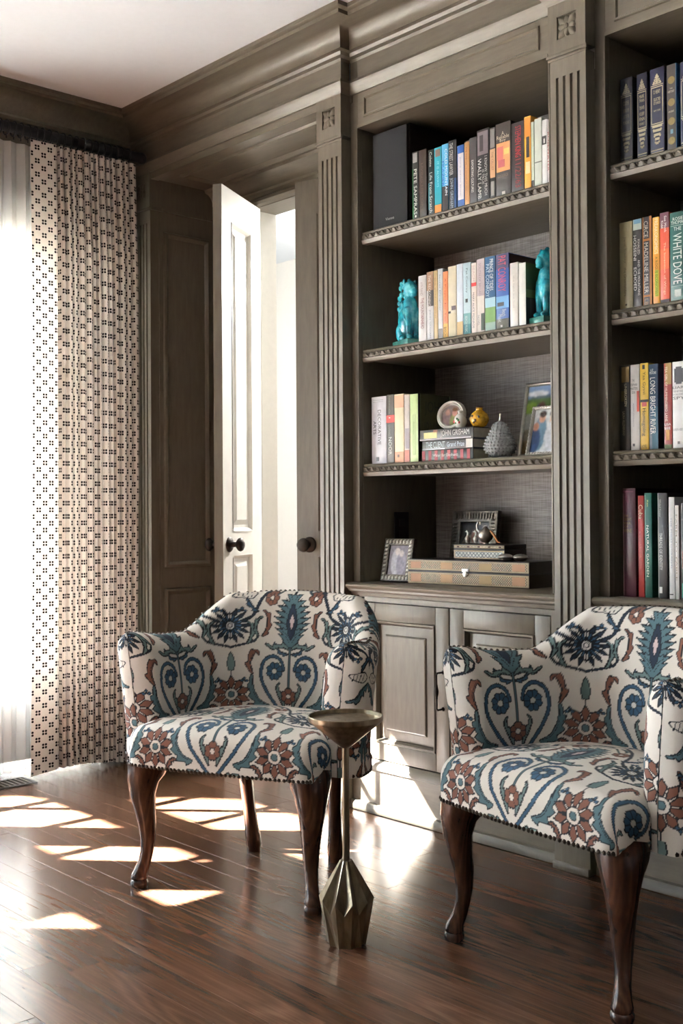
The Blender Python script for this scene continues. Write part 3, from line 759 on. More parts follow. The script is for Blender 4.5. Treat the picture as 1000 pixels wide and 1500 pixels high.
# ------------------------------------------------------------------ drinks table
M_BRASS = None
t = NT('aged_brass'); v = t.noise(t.coord(scale=(60, 60, 6)), 1, 3); M_BRASS = t.set(t.ramp(v, [(.3, srgb(112, 100, 82)), (.7, srgb(158, 146, 124))]), .3, .92)
dt = empty('drinks_table', (-2.001, 1.829, 0), .1, 'small brass drinks table with a faceted foot between the armchairs', 'side table')
MB().lathe([(.002, .462), (.010, .462), (.088, .526), (.0895, .5285), (.0895, .5385), (.0885, .5395), (.0865, .5385), (.0855, .530), (.02, .527), (.002, .527)], 48, cap=False).build('tray', M_BRASS, dt, smooth=35)
MB().lathe([(.0085, .185), (.0085, .468)], 20).build('stem', M_BRASS, dt, smooth=40)
fb = MB(); n = 10; vs = []
for k in range(2*n):
    a = math.pi*k/n; rid = k % 2 == 0
    for r, z in (((.015, .196), (.066, .110), (.046, 0)) if rid else ((.0125, .196), (.057, .080), (.038, 0))): vs.append((r*math.cos(a), r*math.sin(a), z))
m2 = 2*n
fs = []
for k in range(m2):
    q = (k+1) % m2
    fs += [(k*3, q*3, q*3+1, k*3+1), (k*3+1, q*3+1, q*3+2, k*3+2)]
fs += [tuple(k*3 for k in range(m2))[::-1], tuple(k*3+2 for k in range(m2))]
fb.add(vs, fs); fb.build('faceted_foot', M_BRASS, dt)
# ------------------------------------------------------------------ curtains
def clover():
    t = NT('clover_cotton'); uv = t.n('ShaderNodeUVMap'); sp = t.n('ShaderNodeSeparateXYZ'); t.l(uv.outputs[0], sp.inputs[0]); a = .0525
    def motif(ox, oy):
        u = t.math('ABSOLUTE', t.math('SUBTRACT', t.math('FLOORED_MODULO', t.math('ADD', sp.outputs[0], ox), a), a/2))
        v = t.math('ABSOLUTE', t.math('SUBTRACT', t.math('FLOORED_MODULO', t.math('ADD', sp.outputs[1], oy), a), a/2))
        du = t.math('ABSOLUTE', t.math('SUBTRACT', u, .0054)); dv = t.math('ABSOLUTE', t.math('SUBTRACT', v, .0054))
        d = t.math('POWER', t.math('ADD', t.math('POWER', du, 3.), t.math('POWER', dv, 3.)), 1/3)
        return t.math('LESS_THAN', d, .0044)
    f = t.math('MAXIMUM', motif(0, 0), motif(a/2, a/2)); w = t.noise(t.coord(scale=(700, 700, 700)), 1, 2); t.bump(w, .2, .0005)
    col = t.mix(f, t.ramp(w, [(.3, srgb(206, 194, 182)), (.7, srgb(226, 215, 204))]), srgb(34, 30, 30))
    t.set(col, .9, spec=.15)
    tl = t.n('ShaderNodeBsdfTranslucent'); t.l(col, tl.inputs[0]); mx = t.n('ShaderNodeMixShader'); mx.inputs[0].default_value = .33
    t.l(t.b.outputs[0], mx.inputs[1]); t.l(tl.outputs[0], mx.inputs[2]); t.l(mx.outputs[0], t.t.nodes['Material Output'].inputs[0]); return t.m
def sheer():
    t = NT('sheer_voile'); tr = t.n('ShaderNodeBsdfTransparent'); tl = t.n('ShaderNodeBsdfTranslucent'); tl.inputs[0].default_value = srgb(246, 246, 244)
    df = t.n('ShaderNodeBsdfDiffuse'); df.inputs[0].default_value = srgb(244, 244, 242); m1 = t.n('ShaderNodeMixShader'); m1.inputs[0].default_value = .5
    w = t.noise(t.coord(scale=(500, 500, 500)), 1, 2)
    t.l(tl.outputs[0], m1.inputs[1]); t.l(df.outputs[0], m1.inputs[2]); m2_ = t.n('ShaderNodeMixShader'); t.l(t.math('MULTIPLY_ADD', w, .1, .86), m2_.inputs[0])
    t.l(tr.outputs[0], m2_.inputs[1]); t.l(m1.outputs[0], m2_.inputs[2]); t.l(m2_.outputs[0], t.t.nodes['Material Output'].inputs[0]); return t.m
def drape(name, y0, y1, x, ztop, zbot, folds, amp, mat, flat=0, seed=1, nz=48, shape=False):
    rnd = random.Random(seed); n = folds*16; ph = [0]; wv = []
    for k in range(folds): wv.append(.7+.6*rnd.random())
    tot = sum(wv); base = []; yy = y0+flat
    pts = []
    if flat:
        for i in range(10): pts.append((x+.018, y0+flat*i/10, 0))
    for k in range(folds):
        w = (y1-y0-flat)*wv[k]/tot; am = amp*(.75+.5*rnd.random())
        for i in range(22):
            q = i/22; g = min(q, 1-q); pts.append((x, yy+w*(q-(.05 if shape else .10)*math.sin(4*math.pi*q)*(0 if shape else 1)), am*(-1+1.8*(1-math.exp(-(g/.11)**2))+.25*math.sin(math.pi*q)) if shape else am*math.cos(2*math.pi*q)))
        yy += w
    pts.append((x, y1, amp*.6)); N = len(pts)
    V = np.zeros((nz, N, 3)); drift = [rnd.uniform(-1, 1) for _ in range(N)]
    from_y = np.array([p[1] for p in pts]); amp_ = np.array([p[2] for p in pts]); xs = np.array([p[0] for p in pts])
    for j in range(nz):
        q = j/(nz-1); z = ztop+(zbot-ztop)*q; g = (.55+.45*min(1, q*6))*(1+.18*math.sin(q*5+.7))
        V[j, :, 0] = xs+amp_*g+.006*np.sin(from_y*17+q*4)*q; V[j, :, 1] = from_y+.010*q*np.sin(from_y*13+3*q)+.006*math.sin(q*3); V[j, :, 2] = z
        if j == nz-1: V[j, :, 2] += .012*np.sin(from_y*9)
    d = np.r_[0, np.cumsum(np.hypot(np.diff(V[nz//2, :, 0]), np.diff(V[nz//2, :, 1])))]
    me = grid_mesh(name, V, None, None, mat); uvl = me.uv_layers.new(name='UVMap')
    vi = np.zeros(len(me.loops), np.int32); me.loops.foreach_get('vertex_index', vi)
    uvs = np.stack([d[vi % N], (ztop-V.reshape(-1, 3)[vi, 2])], -1).astype(np.float32); uvl.data.foreach_set('uv', uvs.reshape(-1)); return me
M_CLOVER, M_SHEER = clover(), sheer()
dp = empty('curtain', (0, 0, 0), label='cream drape printed with small dark clovers hanging beside the pilaster', cat='curtain')
link('cloth', drape('cloth', 2.075, 2.555, -4.082, 2.484, .012, 13, .026, M_CLOVER, flat=.125, seed=3, shape=True), dp)
sh_ = empty('sheer_curtain', (0, 0, 0), label='white sheer voile curtain behind the clover-print drape', cat='curtain')
link('voile', drape('voile', 1.62, 2.56, -4.188, 2.50, .015, 18, .014, M_SHEER, seed=8), sh_)
cr_ = empty('curtain_rod', (-4.115, .8, 2.53), label='black iron curtain rod with rings above the clover-print drape', cat='curtain rod')
MB().tube([(0, -1.9, 0), (0, 1.80, 0)], .021, 16).build('rod', M_BLACK, cr_, smooth=50)
MB().ball((0, 1.81, 0), .024, 16, 10).build('finial', M_BLACK, cr_, smooth=60)
for yy in (-1.7, 1.0, 1.72): MB().box(-.155, 0, yy-.008, yy+.008, -.008, .008).box(-.155, -.145, yy-.02, yy+.02, -.04, .04).build('bracket', M_BLACK, cr_, bevel=.002)
rg = None
for k in range(24):
    yy = 1.05+k*.030
    if rg is None:
        rg = MB(); rg.tube([(.028*math.cos(a), 0, .028*math.sin(a)) for a in np.linspace(0, 2*math.pi, 20)], .0035, 8, cap=False); rg.tube([(0, 0, -.028), (0, 0, -.042)], .0028, 6); rg = rg.build('curtain_ring', M_BLACK, cr_, smooth=60, loc=(0, yy, -.004))
    else: link('curtain_ring', rg.data, cr_, (0, yy, -.004))
# ------------------------------------------------------------------ floor register
fv = empty('floor_vent', (-4.05, 1.80, .001), label='dark metal floor register below the sheer curtain', cat='vent')
MB().box(-.062, -.050, -.26, .26, 0, .004).box(.050, .062, -.26, .26, 0, .004).box(-.05, .05, -.26, -.248, 0, .004).box(-.05, .05, .248, .26, 0, .004).build('vent_frame', M_BLACK, fv, bevel=.001, seg=1)
MB().box(-.05, .05, -.248, .248, 0, .0008).build('backing', plain('vent_dark', (12, 11, 11), .8), fv)
sl = None
for k in range(24):
    yy = -.238+k*.0207
    if sl is None: sl = MB().box(-.05, .05, -.0045, .0045, .0008, .0038).build('slat', plain('vent_slat', (70, 62, 54), .5, .4), fv, loc=(0, yy, 0))
    else: link('slat', sl.data, fv, (0, yy, 0))
# ------------------------------------------------------------------ lettering
_FC = {}
def text_mesh(body):
    if body in _FC: return _FC[body]
    cu = bpy.data.curves.new('letters', 'FONT'); cu.body = body; cu.resolution_u = 2
    ob = bpy.data.objects.new('letters', cu); COL.objects.link(ob); bpy.context.view_layer.update()
    me = bpy.data.meshes.new_from_object(ob); v = np.zeros(len(me.vertices)*3); me.vertices.foreach_get('co', v); v = v.reshape(-1, 3)
    fs = [tuple(p.vertices) for p in me.polygons]; bpy.data.objects.remove(ob); bpy.data.curves.remove(cu); bpy.data.meshes.remove(me)
    if len(v): v = (v-v.min(0))/np.maximum(v.max(0)-v.min(0), 1e-6)
    _FC[body] = (v, fs); return v, fs
def letters(body, x0, x1, z0, z1, y, mat, parent, down=True, name='lettering'):
    """flat print on a face that looks towards -y; down=True: reads from top to bottom"""
    v, fs = text_mesh(body)
    if down: P = [(x0+(x1-x0)*b, y, z1-(z1-z0)*a) for a, b, _ in v]
    else: P = [(x0+(x1-x0)*a, y, z0+(z1-z0)*b) for a, b, _ in v]
    me = bpy.data.meshes.new(name); me.from_pydata(P, [], fs); me.materials.append(mat); return link(name, me, parent)
def ink(rgb, metal=0): return plain('print_%02x%02x%02x%s' % (rgb+('m' if metal else '',)), rgb, .5, metal, var=.04)
M_PAGE = plain('page_edges', (206, 196, 174), .9)
W_, K_, G_ = (232, 230, 224), (20, 19, 20), (188, 160, 96)
def book(x0, x1, z0, z1, ys, depth, rgb, label, group, texts=(), bands=(), side=None):
    w = x1-x0-.0008; h = z1-z0; e = empty('book', ((x0+x1)/2, ys, z0), 0, label, 'book', group)
    m = plain('cover_%02x%02x%02x' % rgb, rgb, .32, var=.08, scale=25); b = min(.0028, w*.2); c = MB()
    c.box(-w/2, w/2, 0, .003, 0, h); c.box(-w/2, -w/2+b, .003, depth, 0, h); c.box(w/2-b, w/2, .003, depth, 0, h)
    c.build('cover', m, e, bevel=min(.0016, w*.1), seg=2)
    MB().box(-w/2+b, w/2-b, .0035, depth-.004, .003, h-.004).build('pages', M_PAGE, e)
    for i, (a0, a1, l, r, col) in enumerate(bands):           # fractions from the top, from the left
        MB().box(-w/2+.0008+(w-.0016)*l, -w/2+.0008+(w-.0016)*r, -.0003-.00015*i, .0012, h*(1-a1), h*(1-a0)).build('spine_panel', ink(col), e)
    for (tx, a0, a1, l, r, col, *dn) in texts:
        letters(tx, -w/2+w*l, -w/2+w*r, h*(1-a1), h*(1-a0), -.0018, ink(col), e, not dn)
    if side:
        for (a0, a1, d0, d1, col) in side: MB().box(w/2-.001, w/2+.0003+.0001*(col[0] > 80), d0, d1, h*(1-a1), h*(1-a0)).build('cover_print', ink(col), e)
    return e
def row(z, ys, pym, group, items, depth=.16):
    prev = None
    for it in items:
        pl, pr, pt, rgb, label = it[:5]; kw = it[5] if len(it) > 5 else {}
        x0, x1 = hit(pl, pym, 1, ys).x, hit(pr, pym, 1, ys).x
        if prev is not None: x0 = max(x0, prev+.0003)
        zt = hit((pl+pr)/2, pt, 1, ys).z; prev = x1
        book(x0, x1, z+.0005, zt, ys+kw.get('in_', 0), kw.get('d', depth), rgb, label, group, kw.get('t', ()), kw.get('b', ()), kw.get('s'))
Y1 = 2.742
row(SH[0]+.0, Y1, 260, 'books on the top shelf beside the black speaker', [
 (603.5, 612.8, 222, (26, 28, 28), 'black spine with big white capitals and a green left edge', dict(t=[('PETE SAMPRAS', .26, .92, .30, .78, W_)], b=[(.25, .98, .0, .14, (40, 110, 60)), (.02, .16, .1, .8, (150, 150, 150)), (.93, .96, .4, .65, W_)])),
 (613, 624.5, 219, (58, 46, 40), 'dark brown speckled spine next to the black book with white capitals', dict(t=[('LIVING HISTORY', .2, .9, .35, .6, (96, 78, 66))])),
 (626.7, 635.6, 219, (22, 40, 42), 'dark green-black spine lettered white, left of the turquoise book', dict(t=[('Life From Scratch', .35, .95, .3, .75, W_), ('Colette', .04, .26, .3, .7, W_)], b=[(.5, .9, .0, .25, (60, 130, 140))])),
 (635.8, 646.5, 215.5, (40, 158, 178), 'turquoise spine with an orange foot and a small portrait', dict(t=[('IT IS ALWAYS', .22, .6, .4, .7, (150, 215, 225))], b=[(.86, .99, 0, 1, (214, 136, 62)), (.03, .14, .15, .85, (120, 96, 86))])),
 (646.7, 656.6, 210.7, (92, 176, 218), 'sky blue spine turning black at the foot, titled COLD MOUNTAIN', dict(t=[('COLD MOUNTAIN', .08, .76, .55, .9, (236, 240, 244)), ('FRAZIER', .25, .62, .1, .4, (30, 80, 190))], b=[(.62, .995, 0, 1, (34, 32, 34))])),
 (656.8, 668.6, 205, (28, 30, 36), 'black legal thriller with white lettering, left of the blue book with a white label', dict(t=[('THE STREET LAWYER', .04, .5, .15, .6, W_), ('JOHN GRISHAM', .54, .97, .15, .6, (190, 200, 210))], b=[(.55, .98, .7, 1, (30, 70, 120))])),
 (669.3, 679.8, 212.3, (44, 84, 150), 'blue spine with a tall white label', dict(b=[(.13, .87, .1, .95, (228, 224, 228))], t=[('pure white linen', .2, .8, .4, .6, (150, 150, 190))])),
 (680, 687.2, 207.7, (190, 142, 92), 'thin tan-orange spine on the top shelf', dict(t=[('THE MARCH', .08, .35, .3, .6, (90, 56, 36)), ('a novel of the road', .4, .9, .35, .6, (140, 92, 60))])),
 (687.4, 698.4, 201, (66, 62, 62), 'charcoal spine with small white title beside the tan one', dict(t=[('EXPORTING CULTURES', .34, .82, .3, .6, W_)])),
 (698.6, 717, 188.7, (32, 29, 30), 'thick black novel with a grey photograph on its spine', dict(t=[('WALLY LAMB', .40, .95, .08, .36, W_), ('I KNOW THIS MUCH', .38, .92, .62, .84, (206, 202, 196)), ('IS TRUE', .56, .76, .42, .58, (206, 202, 196))], b=[(.03, .35, .04, .9, (112, 102, 106)), (.08, .3, .2, .5, (60, 52, 54))])),
 (717.2, 725.6, 186.7, (50, 46, 44), 'spine with a peach middle band between two dark books', dict(b=[(.30, .70, 0, 1, (196, 152, 112)), (.02, .28, .1, .9, (120, 116, 114)), (.75, .95, .2, .8, (140, 136, 130))], t=[('THE CELLIST', .34, .6, .3, .7, (120, 80, 60))])),
 (725.8, 748.4, 179, (60, 54, 51), 'widest charcoal spine with a square orange and pink painting', dict(b=[(.27, .66, .05, .95, (210, 150, 96)), (.32, .5, .1, .5, (196, 104, 96)), (.5, .6, .15, .6, (150, 64, 66)), (.36, .44, .55, .9, (236, 190, 110)), (.93, .97, .4, .62, W_)], t=[('A', .12, .17, .42, .58, (200, 190, 170), 0), ('Reliable', .17, .22, .1, .9, (200, 190, 170), 0), ('Boy', .22, .27, .3, .7, (200, 190, 170), 0), ('GOOLRICK', .70, .74, .15, .85, (140, 124, 108), 0)])),
 (748.6, 767.4, 178.5, (38, 34, 35), 'thick black spine with large red lettering', dict(t=[('STEPHEN KING', .06, .5, .35, .8, (186, 44, 52)), ('11/22/63', .53, .93, .35, .8, (160, 60, 62))])),
 (767.8, 777.6, 170, (226, 158, 46), 'tallest book on the top shelf, orange and yellow', dict(b=[(.02, .3, 0, 1, (214, 132, 40)), (.28, .56, .3, .8, (40, 34, 30)), (.62, .78, .2, .9, (238, 222, 170))])),
 (777.8, 782.4, 178, (196, 206, 186), 'thin pale green spine beside the orange book', dict(b=[(.88, .99, 0, 1, (50, 48, 44))])),
 (782.7, 793.6, 173, (206, 212, 200), 'pale sage spine ringed by one thin line', dict(b=[(.63, .645, 0, 1, (110, 112, 104))])),
 (793.8, 801.5, 174.7, (226, 226, 224), 'white spine with a small black silhouette square', dict(b=[(.25, .38, 0, .9, (40, 38, 38)), (.29, .36, .3, .6, (226, 226, 224))])),
 (801.7, 808.5, 174, (216, 206, 204), 'off-white spine with faint red type against the right side of the shelf', dict(t=[('ROSEWATER', .2, .8, .1, .5, (170, 60, 70))])),
])
row(SH[1], Y1+.004, 440, 'books between the turquoise lion figurines', [
 (612.5, 624.3, 403.4, (214, 211, 208), 'pale grey-white thick paperback next to the lion figurine', dict(t=[('THE FOUNTAINHEAD', .34, .80, .35, .72, (130, 40, 46)), ('AYN RAND', .1, .3, .3, .6, (150, 130, 130))])),
 (624.6, 634.8, 398, (200, 198, 198), 'spine brown above and pale grey below', dict(b=[(.0, .27, 0, 1, (146, 112, 86)), (.27, .5, .2, 1, (48, 40, 40))], t=[('THE RECKONING', .05, .5, .3, .65, (216, 206, 196)), ('JOHN GRISHAM', .55, .96, .35, .65, (120, 120, 130))])),
 (635, 640.8, 396, (190, 164, 118), 'thin tan spine between grey and white books', dict(t=[('the golden hour', .1, .7, .3, .7, (120, 92, 52))])),
 (641, 648.3, 393.6, (214, 216, 216), 'white and grey mottled spine beside the orange one', dict(t=[('Secret Daughter', .08, .6, .3, .65, (110, 130, 150))], b=[(.85, .97, .1, .9, (130, 126, 124))])),
 (648.5, 655.8, 397.5, (226, 138, 92), 'salmon orange spine with dark red script', dict(t=[('A Prayer for Tea', .1, .75, .3, .7, (150, 52, 40)), ('BARON', .83, .97, .25, .75, (70, 40, 24))], b=[(.78, .99, 0, 1, (224, 178, 96))])),
 (656, 668.3, 389.7, (222, 212, 188), 'cream spine with a tiny dark boat', dict(b=[(.56, .62, .4, .95, (70, 56, 62)), (.63, .66, 0, .3, (60, 44, 40)), (.66, .98, .05, .95, (214, 202, 170))])),
 (668.5, 677.9, 386.5, (212, 220, 230), 'pale blue spine with a sandy foot', dict(b=[(.80, .995, 0, 1, (196, 170, 122))])),
 (678.1, 689.4, 384.5, (190, 212, 220), 'ice blue spine deepening to teal at the foot', dict(b=[(.7, .85, 0, 1, (120, 168, 172)), (.85, .995, 0, 1, (56, 120, 126)), (.5, .55, .3, .6, (40, 46, 44))], t=[('Pat Conroy', .08, .42, .35, .68, (70, 100, 110)), ('BEACH MUSIC', .74, .96, .3, .6, (214, 226, 224))])),
 (690, 697.8, 384.8, (226, 214, 204), 'cream spine crossed by a red swash', dict(b=[(.28, .33, 0, 1, (200, 60, 60))], t=[('BEACH', .04, .26, .3, .75, (204, 176, 168)), ('MARY ALICE MONROE', .42, .92, .3, .65, (60, 56, 60))])),
 (698, 709.6, 379, (196, 182, 184), 'mauve spine fading to white with dark trees at the foot', dict(b=[(.5, .99, 0, 1, (222, 214, 206)), (.74, .97, .55, 1, (44, 58, 48))], t=[('SOUTH OF BROAD', .06, .5, .3, .6, (150, 132, 138)), ('NOVEL', .76, .9, .15, .4, (120, 110, 112))])),
 (709.9, 725.8, 375.4, (40, 82, 120), 'spine with deep blue sky over a bright green marsh', dict(b=[(.55, .68, 0, 1, (170, 206, 218)), (.68, .88, 0, 1, (112, 150, 86)), (.88, .995, 0, 1, (146, 172, 164))], t=[('PRINCE OF TIDES', .04, .46, .48, .82, W_), ('PAT CONROY', .1, .54, .14, .44, (206, 216, 222))])),
 (726, 745.4, 371.5, (46, 84, 150), 'thick blue novel with red capitals and a stormy foot', dict(b=[(.0, .2, 0, 1, (44, 46, 84)), (.56, .72, 0, 1, (108, 160, 206)), (.64, .69, .1, .62, (40, 40, 50)), (.86, .995, 0, 1, (76, 76, 66)), (.94, .97, .35, .5, W_)], t=[('PAT CONROY', .03, .5, .2, .8, (200, 76, 92)), ('Beach', .74, .83, .5, .8, (220, 226, 230)), ('Music', .8, .9, .2, .5, (220, 226, 230))], s=[(.01, .99, .004, .15, (58, 36, 38))], d=.17)),
 (746.6, 758.8, 384.5, (222, 218, 210), 'white spine with a fine speckled pattern', dict(t=[('the light we lost', .2, .7, .4, .6, (176, 172, 168))], d=.13)),
 (759.6, 770, 384.8, (228, 226, 218), 'white spine whose cover shows a green meadow', dict(s=[(.0, .42, .001, .12, (72, 84, 42)), (.42, .55, .001, .12, (112, 128, 84)), (.55, 1, .001, .12, (26, 24, 24)), (.56, .9, .02, .05, (92, 84, 84))], d=.125)),
])
row(SH[2], Y1+.002, 625, 'upright books left of the oval frame', [
 (544, 565.8, 581, (214, 214, 220), 'thick white art book titled DECORATIVE ARTS', dict(t=[('DECORATIVE', .20, .72, .45, .66, (60, 60, 66)), ('ARTS', .36, .56, .14, .34, (60, 60, 66))], b=[(.90, .96, .3, .5, (90, 90, 96)), (.05, .055, .1, .8, (150, 150, 156)), (.075, .08, .1, .8, (150, 150, 156))])),
 (566.2, 577, 578, (92, 88, 82), 'grey spine with a red band', dict(b=[(.30, .41, -.08, 1.08, (206, 70, 62)), (.33, .345, .3, .5, W_)], t=[('Emmanuelle', .02, .28, .35, .6, (140, 136, 126)), ('LIVING', .44, .6, .3, .55, (150, 146, 140)), ('NOOR', .62, .88, .3, .72, (214, 212, 206))])),
 (577.4, 591.5, 577, (220, 206, 172), 'cream spine blushing peach at head and foot', dict(b=[(.02, .2, 0, 1, (216, 168, 136)), (.84, .995, 0, 1, (212, 160, 128)), (.88, .92, .3, .5, (80, 50, 40))])),
 (591.7, 599.8, 578, (196, 186, 180), 'dusty pink-grey mottled spine', dict(b=[(.82, .995, 0, 1, (176, 116, 100)), (.5, .8, .2, .9, (150, 142, 148))])),
 (600.2, 612.5, 577, (186, 208, 150), 'pale green spine on a black-bound novel with an olive cover', dict(b=[(.3, .9, .3, .7, (176, 196, 140))], t=[('Avenue', .4, .6, .4, .6, (150, 176, 120))], s=[(.0, 1, .0, .011, (16, 15, 16)), (.0, .995, .012, .155, (66, 68, 34))], d=.158)),
])
# print on the olive cover
olv = [o for o in S.objects if o.get('label', '').startswith('pale green spine on a black')][0]
wv = .5*(hit(612.5, 625, 1, Y1+.002).x-hit(600.2, 625, 1, Y1+.002).x)
for tx, za, zb in (('JOHN', .205, .185-.03), ('IRVING', .135, .085)):
    v, fs = text_mesh(tx); me = bpy.data.meshes.new('lettering'); me.from_pydata([(wv+.0004, .03+.105*a, zb+(za-zb)*b) for a, b, _ in v], [], fs); me.materials.append(ink((34, 34, 18))); link('lettering', me, olv)
# flat stack of three novels: spine to the front
def flat_book(x0, x1, z0, z1, ys, rgb, label, text, tcol, bands=(), depth=.16):
    e = empty('book', ((x0+x1)/2, ys, z0), 0, label, 'book', 'books lying flat under the oval frame'); w = x1-x0; h = z1-z0
    m = plain('cover_%02x%02x%02x' % rgb, rgb, .32, var=.08, scale=25)
    MB().box(-w/2, w/2, 0, .003, 0, h).box(-w/2, w/2, .003, depth, 0, .0025).box(-w/2, w/2, .003, depth, h-.0025, h).build('cover', m, e, bevel=.001, seg=2)
    MB().box(-w/2+.004, w/2-.004, .0035, depth-.003, .0025, h-.0025).build('pages', M_PAGE, e)
    for l, r, a, b, c in bands: MB().box(-w/2+w*l, -w/2+w*r, -.0004, .0012, h*a, h*b).build('spine_panel', ink(c), e)
    for tx, l, r, a, b, c in text: letters(tx, -w/2+w*l, -w/2+w*r, h*a, h*b, -.0007, ink(c), e, False)
fx0, fx1 = hit(617, 668, 1, 2.75).x, hit(692, 668, 1, 2.75).x
flat_book(fx0, fx1, SH[2]+.0005, SH[2]+.0365, 2.752, (30, 26, 28), 'paperback lying at the bottom of the flat stack, red and black striped spine', [('Water for Elephants', .22, .72, .28, .66, W_)], W_, [(k*.125+.01, k*.125+.07, .05, .95, (150, 46, 56)) for k in range(8)])
flat_book(fx0+.004, fx1+.001, SH[2]+.037, SH[2]+.068, 2.750, (40, 38, 42), 'middle book of the flat stack with pale blue-white lettering', [('THE CLIENT', .08, .46, .2, .85, (200, 214, 220)), ('Grand Prize', .5, .84, .25, .75, (190, 204, 216))], W_, [(.87, .995, .05, .95, (214, 212, 204)), (.0, .46, .02, .16, (190, 196, 204))])
flat_book(fx0-.004, fx1+.006, SH[2]+.0685, SH[2]+.104, 2.747, (36, 32, 34), 'top book of the flat stack with big silver capitals', [('JOHN GRISHAM', .40, .93, .18, .86, (210, 206, 204))], W_, [(.08, .33, .2, .75, (212, 204, 140)), (.0, .96, .02, .14, (176, 172, 176)), (.26, .34, .7, .95, (150, 96, 70))])
Y2 = 2.752
def tome(pl, pr, pt, label, dim, txt):  # dim paints the shade at the row's dark end into the colours
    x0, x1 = hit(pl, 180, 1, Y2).x, hit(pr, 180, 1, Y2).x; zt = hit((pl+pr)/2, pt, 1, Y2).z
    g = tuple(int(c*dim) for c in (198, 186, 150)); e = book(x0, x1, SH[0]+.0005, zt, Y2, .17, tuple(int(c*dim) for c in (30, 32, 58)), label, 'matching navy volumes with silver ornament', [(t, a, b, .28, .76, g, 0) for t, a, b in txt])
    w = x1-x0; h = zt-SH[0]; s = MB(); y0, y1 = -.0009, .001
    for a0, a1, l, r in ((.215, .225, .1, .9), (.625, .635, .1, .9), (.215, .635, .1, .135), (.215, .635, .865, .9), (.195, .203, .08, .92), (.645, .652, .08, .92), (.925, .935, .08, .92), (.955, .962, .1, .9)):
        s.box(-w/2+w*l, -w/2+w*r, y0, y1, h*(1-a1), h*(1-a0))
    for k in range(5):                                       # stepped palmette at the head, pendant at the foot
        q = (.30-.055*k); s.box(-w*q, w*q, y0, y1, h*(.815+.022*k), h*(.828+.022*k)); q = (.34-.06*k); s.box(-w*q, w*q, y0, y1, h*(.325-.048*k), h*(.352-.048*k))
        s.ball((0, 0, h*(.835+.022*k)), (w*.06, .0012, h*.010), 8, 4)
    for sx in (-1, 1):
        for k in range(3): s.ball((sx*w*(.25-.06*k), 0, h*(.3-.07*k)), (w*.07, .0012, h*.014), 8, 4); s.ball((sx*w*(.22-.07*k), 0, h*(.835+.03*k)), (w*.06, .0012, h*.012), 8, 4)
    s.build('gilt_ornament', ink(g, 0), e)
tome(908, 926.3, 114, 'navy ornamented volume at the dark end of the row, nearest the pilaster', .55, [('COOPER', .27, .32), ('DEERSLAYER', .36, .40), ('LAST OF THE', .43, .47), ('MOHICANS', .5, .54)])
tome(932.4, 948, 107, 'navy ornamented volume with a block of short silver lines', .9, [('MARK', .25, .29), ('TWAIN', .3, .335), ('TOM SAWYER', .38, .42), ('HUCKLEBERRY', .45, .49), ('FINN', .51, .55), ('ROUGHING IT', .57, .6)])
tome(951.7, 973, 99, 'navy ornamented volume whose title sits high above an empty panel', 1.0, [('O. HENRY', .25, .295), ('SELECTED', .34, .375), ('STORIES', .385, .415), ('NEW YORK', .475, .495)])
row(SH[0], Y2, 180, 'books right of the navy volumes', [(976.6, 990.5, 93.6, (70, 64, 60), 'grey-brown spine with a column of gold medallions and a blue cover', dict(b=[(.74, .79, .35, .65, (96, 130, 150))], t=[('THE', .27, .285, .35, .65, (190, 180, 160), 0), ('HISTORY', .30, .325, .15, .85, (190, 180, 160), 0), ('ANCIENT', .53, .55, .2, .8, (190, 180, 160), 0)], s=[(.0, 1, .0, .15, (24, 84, 124))]))])
md_ = [o for o in S.objects if o.get('label', '').startswith('grey-brown spine with a column')][0]; wm = hit(990.5, 180, 1, Y2).x-hit(976.6, 180, 1, Y2).x; hm_ = hit(983, 93.6, 1, Y2).z-SH[0]
for zf in (.815, .565, .35, .13):
    m_ = MB(); m_.lathe([(wm*.36, 0), (wm*.36, .0008), (wm*.27, .0009), (wm*.25, .0004), (wm*.14, .0004), (wm*.12, .0009), (.0003, .0009)], 20, (0, -.0002, hm_*zf), axis='y'); m_.build('medallion', ink((134, 116, 66)), md_, smooth=30)
tome(996, 1018, 88, 'navy ornamented volume right of the medallion spine', 1.0, [('POE', .25, .295), ('TALES', .34, .375)])
